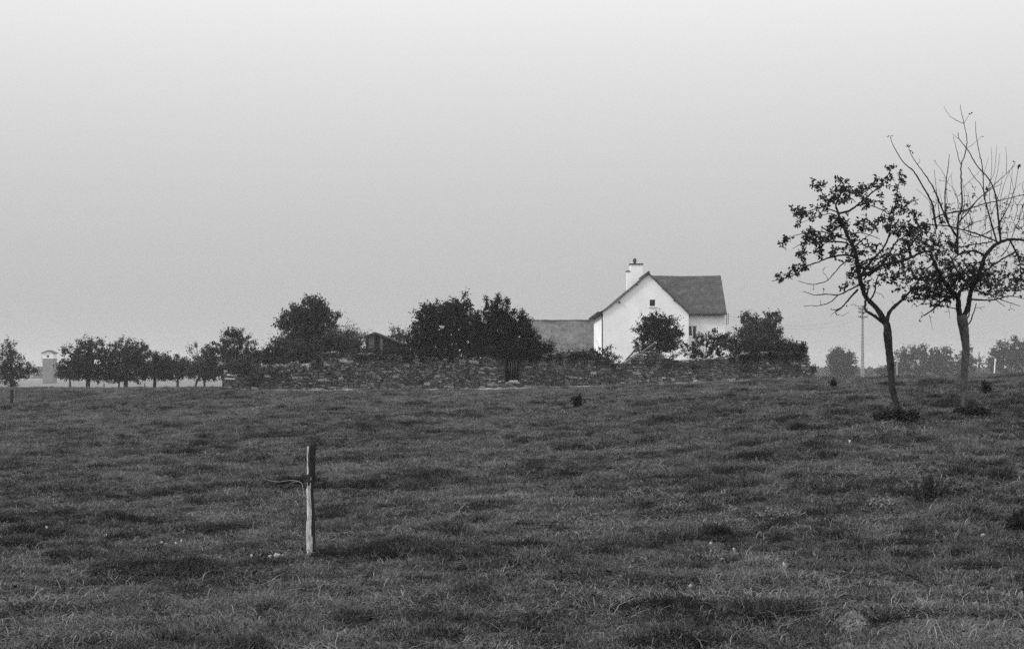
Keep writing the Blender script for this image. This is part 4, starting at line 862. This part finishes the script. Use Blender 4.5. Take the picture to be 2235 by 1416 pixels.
A.limb([(1872,632),(1851,655),(1837,671),(1822,681)], 2.3, 1.3, -.3); A.limb([(1837,671),(1824,676),(1813,675)], 1.4, .8, 0, part=True)
A.limb([(1850,530),(1820,527),(1790,528),(1755,530),(1730,543)], 1.8, .5, -.4)
A.limb([(1850,524),(1830,517),(1790,505),(1765,508),(1735,514),(1708,530)], 1.6, .5, -.7)
A.limb([(1830,464),(1808,456),(1797,452),(1775,458),(1755,464),(1735,470)], 1.5, .5, -.4)
A.limb([(1836,480),(1815,466),(1795,470),(1770,478),(1745,488)], 1.3, .5, .4)
A.limb([(1826,447),(1812,438),(1800,428),(1790,416),(1780,404),(1772,400)], 1.4, .4, -.3)
A.limb([(1830,466),(1848,462),(1862,455),(1890,432),(1908,417),(1924,407),(1927,393),(1939,381),(1946,366)], 2.6, .7, .5)
A.limb([(1876,606),(1900,572),(1925,545),(1938,520),(1945,490),(1950,470),(1956,431),(1962,400),(1964,382)], 2.8, .6, .6)
A.limb([(1895,603),(1925,577),(1940,555),(1955,530),(1975,515),(2000,500),(2030,497)], 2.6, .7, -.4)
A.limb([(1885,610),(1905,585),(1935,560),(1952,535),(1965,510)], 2.2, 1., .9)
A.limb([(1872,450),(1890,446),(1926,459),(1942,471),(1955,490)], 1.3, .9, .1)
A.limb([(1952,470),(1962,462),(1986,465),(2018,471)], 1.3, .5, .2)
A.limb([(1864,540),(1880,525),(1905,505),(1926,460),(1922,425)], 1.2, .4, .5); A.limb([(1850,520),(1870,508),(1895,512),(1920,522)], 1.2, .6, .5)
for b in ((1785,402,18,10),(1842,400,10,13),(1835,425,24,20,1.3),(1800,440,17,13),(1745,459,19,12),(1765,472,20,10),(1795,462,13,9),(1744,485,8,9),(1765,505,16,7),(1790,515,34,14,1.2),(1820,490,18,20,1.2),(1845,485,11,18),(1715,523,13,9),(1704,532,7,6),(1770,525,24,10),(1785,550,14,13),(1750,555,11,15),(1742,585,17,13,1.2),(1708,606,20,8,1.2),(1820,550,13,9),(1845,545,11,8),(1885,405,15,8,.7),(1870,416,17,12,1.2),(1890,440,20,13,1.2),(1920,402,17,12),(1940,382,10,14),(1946,366,8,6,1.5),(1964,385,8,12,1.5),(1950,405,11,7,.7),(1922,432,5,14),(1957,430,7,15,1.3),(1966,445,13,11,1.3),(1955,465,21,9),(1992,440,14,7),(1995,468,20,7),(1885,490,17,13,1.3),(1905,498,13,9,.8),(1935,485,21,13,1.1),(1960,500,34,14,1.2),(2000,495,33,14,1.3),(1860,520,24,16,.6),(1990,522,25,12),(1905,540,25,14,.45),(1868,570,22,22,.7),(1910,580,34,18,.7),(1955,560,28,18,.8),(1862,600,18,13,.8),(1850,625,20,9,.7),(1900,618,24,10,.6),(1945,600,28,20,.8),(1990,590,28,22,.9),(2005,625,28,18,.9),(1958,628,18,10,.5),(1990,648,22,10,.8),(2015,640,28,18),(1875,545,20,16,.6),(1835,575,14,10,.35),(2020,540,25,18,1.),(1975,540,20,12,.7)):
    A.blob(b[0], b[1], b[2], b[3], b[4] if len(b) > 4 else 1., leaf=7, size=.078)
# bare twigs
for x, y in ((1760,668),(1790,655),(1812,690),(1826,688),(1838,690),(1800,630),(1776,632),(1802,600),(1796,590),(1900,655),(1868,668),(1861,664),(1915,640),(1930,652),(1910,662),(1946,655),(1960,640),(1852,682),(1880,690),(1873,672),(1805,583),(1815,672),(1844,668),(1920,470),(1905,478),(1880,470),(1930,440),(1890,520),(1915,515)):
    A.twig_to(x, y, A.r.normal(0, .25), .6, leaf=int(A.r.random() < .4), size=.06)
A.finish()

Bt = Tree('apple_tree', "twiggy half-bare apple tree with tall upright shoots above a dense tangle", 2110, 31.9, 12)
M['bark_tree'] = M['bark_pale']
Bt.trunk([(2114,922,15),(2112,907,10.5),(2106,884,8),(2105,845,8),(2106,804,7.6),(2108,763,8),(2104,732,9.3),(2101,712,10.5),(2099,697,11.3),(2098,688,10)])
Bt.limb([(2096,696),(2092,671),(2091,653),(2082,640),(2069,626),(2057,608),(2046,589),(2040,572),(2030,556)], 6.5, 3, -.4)
Bt.limb([(2101,696),(2110,677),(2114,664),(2117,647),(2121,628),(2131,608),(2142,585),(2148,563),(2157,550)], 5.6, 4.2, .4)
Bt.limb([(2157,550),(2170,536),(2187,527),(2204,523),(2232,524),(2262,534)], 4.2, 2.2, .4)
Bt.limb([(2204,524),(2210,535),(2215,546),(2225,570),(2229,602)], 2.2, 1.2, .3)
Bt.limb([(2146,556),(2136,551),(2125,548),(2108,550),(2091,557),(2076,570)], 2.6, 1.2, -.7)
Bt.limb([(2092,668),(2094,640),(2105,622),(2120,606),(2128,590)], 4., 2., -.3)
Bt.limb([(2120,628),(2100,605),(2085,585),(2075,560)], 3., 1.4, -.6)
Bt.limb([(2184,526),(2181,496),(2177,456),(2173,428),(2166,405),(2153,384),(2138,369),(2127,353),(2113,329),(2094,304),(2091,290)], 2.5, .7, .2)
Bt.limb([(2094,304),(2086,299),(2079,292)], .7, .35)
Bt.limb([(2090,556),(2090,520),(2090,486),(2095,465),(2100,447),(2099,423),(2098,400),(2098,361),(2106,337),(2110,304),(2104,270),(2097,240),(2096,229)], 2.5, .5, .5)
Bt.limb([(2104,270),(2089,264),(2075,255),(2066,243),(2060,233)], .8, .35, .1); Bt.limb([(2104,269),(2112,256),(2117,247)], .6, .3)
Bt.limb([(2108,324),(2120,318),(2132,308),(2140,300)], .6, .3)
Bt.limb([(2176,530),(2168,502),(2155,456),(2148,428),(2146,400),(2144,364),(2137,331),(2130,290),(2129,265)], 2., .5, -.3)
Bt.limb([(2098,361),(2092,345),(2085,315),(2080,298)], 1., .4, .1)
Bt.limb([(2113,365),(2125,385),(2141,404),(2150,425)], .7, .9, .1, d0=.2)
Bt.limb([(2044,500),(2039,472),(2035,446),(2024,424),(2002,386),(1992,372),(1975,358),(1962,340),(1947,312),(1944,300)], 2.6, .5, -.6, d0=-.4)
Bt.limb([(2090,520),(2071,489),(2059,462),(2045,429),(2033,404),(2015,376),(2002,359),(1990,340),(1984,326)], 2.5, .5, -.8)
Bt.limb([(2002,359),(2008,352),(2005,345)], .6, .3)
Bt.limb([(2070,486),(2063,460),(2063,424),(2066,388),(2070,360),(2072,337)], 1.8, .6, -.2)
Bt.limb([(2066,392),(2055,372),(2045,360)], .6, .3, .1)
Bt.limb([(2052,482),(2047,440),(2042,400),(2039,370)], 1.1, .4, .3)
Bt.limb([(2181,490),(2186,478),(2204,445),(2211,422),(2216,405),(2222,372)], 1.4, .5, .4)
Bt.limb([(2080,462),(2110,460),(2130,440),(2169,404),(2196,380),(2214,361)], 1.5, .5, .8, d0=.3)
Bt.limb([(2035,479),(2061,467),(2091,462),(2120,454),(2148,445),(2176,439),(2235,425),(2255,420)], 1.7, .7, .8, d0=-.5)
Bt.limb([(2091,487),(2114,462),(2135,435),(2160,415),(2188,400)], 1.5, .5, .3)
Bt.limb([(2015,488),(2035,491),(2069,494),(2103,502),(2142,514),(2165,523),(2182,530)], 1.4, 1.9, .6, d0=-.5)
Bt.limb([(2103,501),(2125,487),(2151,479)], 1.4, .5, -.3); Bt.limb([(2100,505),(2125,516),(2142,514),(2167,501),(2182,492)], 1., 1.2, .4)
Bt.limb([(2095,540),(2103,538),(2137,532),(2165,528)], 1.2, 1.6, .2); Bt.limb([(2130,608),(2176,573),(2215,550)], 1.6, 2., .4)
Bt.limb([(2080,648),(2060,654),(2035,676),(2016,689)], 2.6, 1.2, -.5)
Bt.limb([(2117,653),(2148,655),(2171,654),(2204,646),(2235,652)], 2.2, .7, .7)
Bt.limb([(2120,632),(2137,636),(2165,645),(2193,657),(2227,668)], 1.8, .6, .5); Bt.limb([(2170,650),(2182,661),(2194,669)], 1.1, .6)
Bt.limb([(2111,710),(2118,701),(2125,682),(2131,662)], 1.6, .9, .1); Bt.limb([(2110,695),(2115,686),(2119,664)], 1.6, 1.1, .1, part=True)
Bt.limb([(2090,674),(2075,671),(2066,671)], 1.5, .8, -.2); Bt.limb([(2067,659),(2071,676),(2073,694)], .7, .35)
Bt.limb([(2028,686),(2031,700),(2035,720)], .6, .3, d0=-.5); Bt.limb([(2040,600),(2020,605),(2000,615),(1985,625)], 1.6, .6, -.3)
Bt.limb([(2185,560),(2200,540),(2215,500),(2228,470),(2236,440)], 1.2, .5, .6, d0=.5)
Bt.limb([(2196,380),(2197,350),(2195,320)], .7, .3, .1); Bt.limb([(2150,430),(2160,400),(2170,375),(2176,318)], .9, .3, .4)
Bt.limb([(2181,440),(2170,410),(2178,370),(2182,335)], .7, .3, -.3); Bt.limb([(2100,410),(2120,392),(2140,372)], .6, .35)
Bt.limb([(2085,500),(2100,470),(2105,430),(2100,390)], .8, .35, -.2)
for b in ((2110,612,38,24,1.4),(2060,600,28,36,1.2),(2045,650,28,22,1.2),(2090,578,34,14,1.),(2150,590,28,22,.8),(2175,612,30,24,1.),(2206,622,26,18,.9),(2195,590,14,18,.6),(2226,600,18,28,.9),(2160,640,24,9,.8),(2065,540,28,14,1.1),(2105,540,30,14,.7),(2050,520,20,14,.9),(2150,562,12,11,.7),(2222,560,18,18,.8),(2230,505,8,18,.3),(2105,486,18,7,.5),(2060,630,28,28,1.1),(2085,616,22,24,1.2),(2030,612,20,24,1.),(2040,562,20,20,1.),(2130,588,20,18,.9),(2192,642,20,8,.7),(2140,615,26,22,1.1),(2075,650,18,12,.8),(2245,620,20,40,.8),(2200,500,15,15,.2),(2060,480,20,8,.6)):
    Bt.blob(b[0], b[1], b[2], b[3], b[4], leaf=8, size=.062)
for x, y, n in ((1944,297,3),(1982,320,6),(1990,330,2),(2224,364,10),(2215,353,3),(2119,251,2),(2143,297,1),(2157,420,6),(2111,446,5),(2065,459,7),(2075,456,4),(2152,472,4),(2125,410,2),(2125,425,2),(2217,497,3),(2195,443,2),(2040,352,1),(2054,395,1)):
    Bt.twig_to(x, y, .05, .45, leaf=n, size=.075, leafstart=.85)
for k in range(430):   # bare twiggery within the crown
    x = Bt.r.uniform(2035, 2240); y = Bt.r.uniform(440, 640); Bt.twig_to(x, y, Bt.r.normal(0, .5), .65, leaf=int(Bt.r.random() < .3), size=.06, curl=1.4)
for k in range(240):
    Bt.twig_to(Bt.r.uniform(2030, 2240), Bt.r.uniform(415, 600), Bt.r.normal(0, .5), .8, leaf=int(Bt.r.random() < .15), size=.06, curl=1.8)
for k in range(26):    # thin upright shoots
    x = Bt.r.uniform(2040, 2235); y = Bt.r.uniform(450, 530); h = Bt.r.uniform(50, 130) * (1.25 if 2080 < x < 2170 else .85); w = (x - 2115) * .25 + Bt.r.normal(0, 20)
    Bt.limb([(x, y), (x + w * .15 + Bt.r.normal(0, 6), y - h * .35), (x + w * .5 + Bt.r.normal(0, 6), y - h * .7), (x + w, y - h)], .75, .3, Bt.r.normal(0, .3))
for x, y in ((2012,693),(2022,665),(2035,690),(2060,682),(2002,668),(2010,680),(2145,680),(2135,672),(2150,668),(2160,664),(2205,672),(2215,676),(1995,655),(1990,672),(2005,700),(2012,702)):
    Bt.twig_to(x, y, Bt.r.normal(0, .2), .6, leaf=int(Bt.r.random() < .5), size=.06)
Bt.finish()

# ------------------------------------------------------------------ fence posts and wire
def near_post():
    Y = 16.; a, b = P(676, 1222, Y), P(680.5, 967, Y); root = thing('fence_post', (a[0], Y, a[2]), "split wooden fence post, black above and pale below, standing alone in the foreground pasture", "post", "wooden fence posts")
    n, k = 46, 20; t = np.linspace(-.08, 1, n); th = np.arange(k) / k * 2 * math.pi; r = rng(3)
    R = .047 + .003 * np.sin(t * 9)[:, None] + .012 * (vnoise(th[None] * 2.2 + 5 + 0 * t[:, None], t[:, None] * 5) - .5) + .010 * (vnoise(th[None] * 5, t[:, None] * 22) - .5)
    R = R * (1 - .10 * np.clip(t - .8, 0, 1)[:, None]) * np.where(np.cos(th - 5.2)[None] > .86, .82, 1)        # a split down one side
    ax = a[None] * (1 - t[:, None]) + b[None] * t[:, None]; ax[:, 0] += .008 * np.sin(t * 7) + .004 * np.sin(t * 19)
    V = np.stack([ax[:, 0:1] + R * np.cos(th), ax[:, 1:2] + R * np.sin(th), ax[:, 2:3] + 0 * R], -1)
    V[-1, :, 2] += .03 * np.sin(th * 1.0 + 2) + .015 * r.normal(size=k)
    i = np.arange(n - 1)[:, None] * k; j = np.arange(k)[None]; Q = np.stack([i + j, i + (j + 1) % k, i + k + (j + 1) % k, i + k + j], -1).reshape(-1, 4)
    V = V.reshape(-1, 3); top = len(V); V = np.vstack([V, ax[-1] + [0, 0, -.01]]); T = np.array([(top - 1 - k + 1 + (q + 0) % k, top - k + (q + 1) % k, top) for q in range(k)])
    tt = np.repeat(t[:-1], k); thh = np.tile(th, n - 1); jag = .03 * np.sin(thh * 7) + .02 * r.normal(size=len(tt))
    side = np.cos(thh - math.radians(205)); pale = (side > .15 + .25 * (vnoise(tt * 8, thh) - .5) * 2) & (tt < .61 + jag) | (tt > .72) & (side > .93) & (tt < .97)
    mi = np.concatenate([pale.astype(int), np.zeros(k, int)])
    mesh_obj('shaft', V, [Q, T], [M['post_dark'], M['post_pale']], root, mi=mi, smooth=True)
    pts = catmull(np.array([P(x, y, Y - .055 + d) for x, y, d in ((679,1106,.0),(674,1096,-.01),(670.5,1088,.0),(663,1078,.03),(660,1057,.08),(651,1050,.12),(632,1048,.2),(608,1051,.3),(584,1047,.35),(573,1040,.36),(570,1023,.36))]), .03)
    B = Bulk(); B.tube(pts, .0027, 6)
    pts2 = catmull(np.array([P(x, y, Y + .1 + d) for x, y, d in ((651,1050,.02),(636,1053,.1),(622,1062,.2))]), .03); B.tube(pts2, .002, 5)
    tag(B.obj('fence_wire', M['wire'], None, True), "broken pale wire curling away from the foreground fence post", "wire")
near_post()
def left_post():
    Y = 66.; a = P(25, 886, Y); gz = Gs(a[0], Y); b = P(25.5, 849.5, Y); root = thing('fence_post', (a[0], Y, gz), "short dark fence post at the crest below the narrow-topped fruit tree", "post", "wooden fence posts")
    q = MB(); q.tube([(a[0], Y, gz - .2), ((a[0] + b[0]) / 2 + .01, Y, (gz + b[2]) / 2), (b[0], Y, b[2])], [.075, .07, .06], 9); q.obj('shaft', M['post_dark'], root)
left_post()
for k, (px, lab) in enumerate(((227, "thin far fence post seen between the dense orchard pair's trunks"), (316, "thin far fence post seen right of the second dense orchard tree"))):
    b = P(px, HY, 150.); gz = Gs(b[0], 150.); q = MB(); q.tube([(b[0], 150, gz - .2), (b[0], 150, P(0, 836, 150)[2])], .06, 6); tag(q.obj('far_fence_post', M['bark_far']), lab, "post", "thin far fence posts")

# ------------------------------------------------------------------ weeds and plants in the pasture
def ground_at(px, py):
    """walk along the ray through a photograph pixel until it meets the ground"""
    u = (px - CX) / F; v = (HY - py) / F; Y = np.linspace(8, 110, 4000); d = CAMZ + v * Y - G(u * Y, Y); i = np.nonzero(d < 0)[0]
    Y = Y[i[0]] if len(i) else 80.; return np.array([u * Y, Y, Gs(u * Y, Y)])
def weed(name, label, px, py, w, h, n, size, m='weed', cat="plant", seed=0, grp=None, stems=10, shape='mound'):
    c = ground_at(px, py); s = 1 / ppm(c[1]); r = rng(700 + seed); root = thing(name, c, label, cat, grp); W, H = w * s / 2, h * s
    B = Bulk(); S = Bulk(); tips = []
    for k in range(stems):
        a = r.uniform(0, 6.283); q = math.sqrt(r.random()); bx, by = c[0] + W * .5 * q * math.cos(a), c[1] + W * .5 * q * math.sin(a); z0 = Gs(bx, by)
        hh = H * r.uniform(.55, 1) * (1 - .4 * q if shape == 'mound' else 1); e = np.array([bx + W * .5 * math.cos(a) * q + r.normal(0, .04), by + W * .4 * math.sin(a) * q, z0 + hh])
        pl = catmull(np.array([[bx, by, z0 - .03], [(bx + e[0]) / 2 + r.normal(0, .02), (by + e[1]) / 2, z0 + hh * .55], e]), .06); S.tube(pl, np.linspace(.006, .003, len(pl)) * (1 + c[1] / 40), 4)
        k2 = max(3, n // stems); idx = r.uniform(.15, 1, k2) * (len(pl) - 1); p = pl[idx.astype(int)] + r.normal(0, size * .35, (k2, 3)); p[:, 2] = np.maximum(p[:, 2], z0 - .0)
        V, Q = leaves(p, r.uniform(.6, 1.2, k2) * size, r, .5, .1); B.addq(V, Q)
    stuff(S.obj('stem', M['twig_near'] if m != 'leaf_dry' else M['leaf_dry'], root)); stuff(B.obj('foliage', M[m], root)); return root
UN = "undergrowth around the apple trunks"
weed('undergrowth', "dark leafy undergrowth around the foot of the kinked apple trunk", 1956, 922, 100, 38, 3800, .075, 'leaf_near', 'undergrowth', 1, UN, 60)
weed('undergrowth', "dark leafy undergrowth around the foot of the twiggy tree's trunk", 2116, 914, 90, 36, 3200, .075, 'leaf_near', 'undergrowth', 2, UN, 50)
PL = "dark weeds standing in the pasture"
weed('weed_plant', "small upright black-looking weed in mid pasture below the barn", 1264, 888, 22, 30, 500, .11, 'leaf_dark', 'weed', 3, PL, 9, 'col')
weed('weed_plant', "small upright dark weed on the crest below the egg-shaped tree", 1819, 845, 11, 22, 220, .10, 'leaf_dark', 'weed', 4, PL, 7, 'col')
weed('weed_plant', "dark bushy weed behind and beside the twiggy tree's trunk", 2153, 860, 22, 30, 380, .09, 'leaf_dark', 'weed', 5, PL, 12, 'col')
weed('weed_plant', "straggly patch of dark nettles on the slope below the apple trees", 2018, 1092, 120, 70, 900, .04, 'weed', 'weed', 6, PL, 34, 'mound')
weed('weed_plant', "dark leafy bramble clump cut by the frame edge", 2228, 1165, 70, 60, 1500, .05, 'leaf_near', 'weed', 7, PL, 40)
weed('weed_plant', "low dark clump below the nettle patch", 2128, 1132, 50, 26, 600, .04, 'leaf_near', 'weed', 8, PL, 22)
weed('weed_plant', "grey-leaved thistle clump in the lower pasture beside a dark hollow", 1568, 1236, 70, 46, 800, .045, 'leaf_dry', 'weed', 9, PL, 26)
weed('weed_plant', "thin dark upright stalk rising from dry grass", 1942, 1092, 6, 52, 30, .03, 'leaf_near', 'weed', 10, PL, 2, 'col')
weed('weed_plant', "black tuft in the hollow right of mid pasture", 1288, 949, 16, 7, 150, .06, 'leaf_dark', 'weed', 11, PL, 10)
DG = "clumps of pale dry grass"
for k, (x, y, w, h, lab) in enumerate(((1920,1108,70,30,"pale dry grass clump at the foot of the thin dark stalk"), (1700,1128,120,26,"wide band of pale dry stalks in the lower right slope"), (1385,1086,40,34,"few tall pale stalks in the middle slope"), (525,1412,80,16,"pale grass clump at the lower frame edge left of centre"))):
    weed('dry_grass', lab, x, y, w, h, 520, .045, 'leaf_dry', 'grass clump', 20 + k, DG, 46 if w > 60 else 16)

# ------------------------------------------------------------------ stones and molehills
def rock(name, px, py, w, h, label, m, grp, cat, seed, lump=.26):
    c = ground_at(px, py); s = 1 / ppm(c[1]); r = rng(900 + seed); nu, nv = 8, 5; V = []
    ph = np.linspace(0, math.pi, nv); th = np.arange(nu) / nu * 2 * math.pi
    for p_ in ph:
        for t_ in th:
            k = 1 + lump * r.normal(); V.append((math.sin(p_) * math.cos(t_) * w * s / 2 * k, math.sin(p_) * math.sin(t_) * w * s / 2.6 * k, math.cos(p_) * (h * s * .5 + .010) * (1 + .2 * r.normal())))
    V = np.array(V) + c + [0, 0, h * s * .35 + .008]; ROCKS.append((c[0], c[1], w * s / 2)); Q = [(a * nu + b, (a + 1) * nu + b, (a + 1) * nu + (b + 1) % nu, a * nu + (b + 1) % nu) for a in range(nv - 1) for b in range(nu)]
    o = mesh_obj(name, V - c, [np.array(Q)], M[m]); o.location = c; tag(o, label, cat, grp)
WS = "white stones lying in the grass"
for k, (x, y, w, h, lab) in enumerate((
    (604,1217,15,7,"largest of the white stones in the row left of the foreground post"), (590,1219,9,5,"white stone touching the left end of the largest stone"), (618,1216,10,4,"small flat white stone just right of the largest in the row"), (623,1211,9,4,"white stone nearest the foreground post"), (549,1216,7,4,"faint small stone at the outer end of the row by the post"), (549.5+19,1213,4,3,"tiny white chip midway along the row of stones by the post"),
    (715,1004,9,5,"white stone up the slope just right of the foreground post's top"), (232,1171,10,4,"flat pale stone alone in the lower left slope"), (101,1156,9,6,"rough pale stone near the left frame edge"), (352,1188,7,5,"pale pebble left of the dark-shaded pair"), (384,1189,5,4,"smaller of a pair of pale pebbles"), (396,1184,7,5,"rounder and brighter of a pair of pale pebbles"),
    (1551,1192,8,7,"pale round stone above the grey thistle clump"), (1602,1203,8,6,"bright stone at the right shoulder of the thistle clump"), (1711,1242,9,12,"upright bright white stone right of the thistle clump"), (1508,1283,9,5,"small pale stone below the thistle clump"), (1659,1130,6,4,"tiny bright stone under the band of dry stalks"),
    (2146,1173,12,7,"smooth oval white stone near the right frame edge"), (2036,1209,11,5,"flat white stone lowest of the right slope"), (2025,1198,6,6,"small pale stone just above the flat white one"), (1855,967,6,5,"white pebble on the slope below the kinked apple tree"), (2062,1188,6,5,"dull pale stone between the oval and the flat stones"))):
    rock('stone', x, y, w, h, lab, 'white_stone', WS, "stone", k)
MH = "molehills of crumbly earth"
def molehill(px, py, w, h, label, seed):
    c = ground_at(px, py); sc_ = 1 / ppm(c[1]); r = rng(950 + seed); W, H = w * sc_ / 2, h * sc_; root = thing('molehill', c, label, "molehill", MH)
    n = 26; g = np.linspace(-1.15, 1.15, n); GX, GY = np.meshgrid(g, g); rr = np.sqrt(GX ** 2 + GY ** 2) * (1 + .25 * (fbm(GX * 1.5 + seed, GY * 1.5 + 4, 2) - .5))
    X, Y = c[0] + GX * W, c[1] + GY * W; Z = G(X, Y) + H * (np.clip(1 - rr ** 2, 0, 1) ** .8) * (.6 + .8 * fbm(GX * 3 + seed, GY * 3, 3)) - .012 + .012 * r.normal(size=X.shape) * (rr < 1)
    i = np.arange(n - 1)[:, None] * n; q = np.arange(n - 1)[None]; Q = np.stack([i + q, i + q + 1, i + n + q + 1, i + n + q], -1).reshape(-1, 4)
    mesh_obj('mound', np.stack([X, Y, Z], -1).reshape(-1, 3), [Q], M['mole'], root); m = MB()
    for k in range(150):
        a = r.uniform(0, 6.283); d = r.random() ** .7 * 1.15; x, y = c[0] + W * d * math.cos(a), c[1] + W * d * math.sin(a); z = Gs(x, y) + H * max(0, 1 - d * d) * .95; e = r.uniform(.006, .022)
        V = np.array([(1,0,0),(-1,0,0),(0,1,0),(0,-1,0),(0,0,1),(0,0,-1)], float) * e * r.uniform(.6, 1.3, (6, 1)) + [x, y, z]
        m.add(V, [(0,2,4),(2,1,4),(1,3,4),(3,0,4),(2,0,5),(1,2,5),(3,1,5),(0,3,5)])
    stuff(m.obj('crumbs', M['mole'], root)); ROCKS.append((c[0], c[1], W * .8))
molehill(1862, 1362, 74, 16, "broad crumbly molehill near the lower right corner of the pasture", 60)
molehill(1846, 1414, 62, 10, "molehill cut by the lower frame edge", 61)
molehill(215, 1202, 34, 5, "small low molehill on the left slope", 62)

grass()
print("verts total", sum(len(o.data.vertices) for o in sc.objects if o.type == 'MESH'), "objs", len(sc.objects))
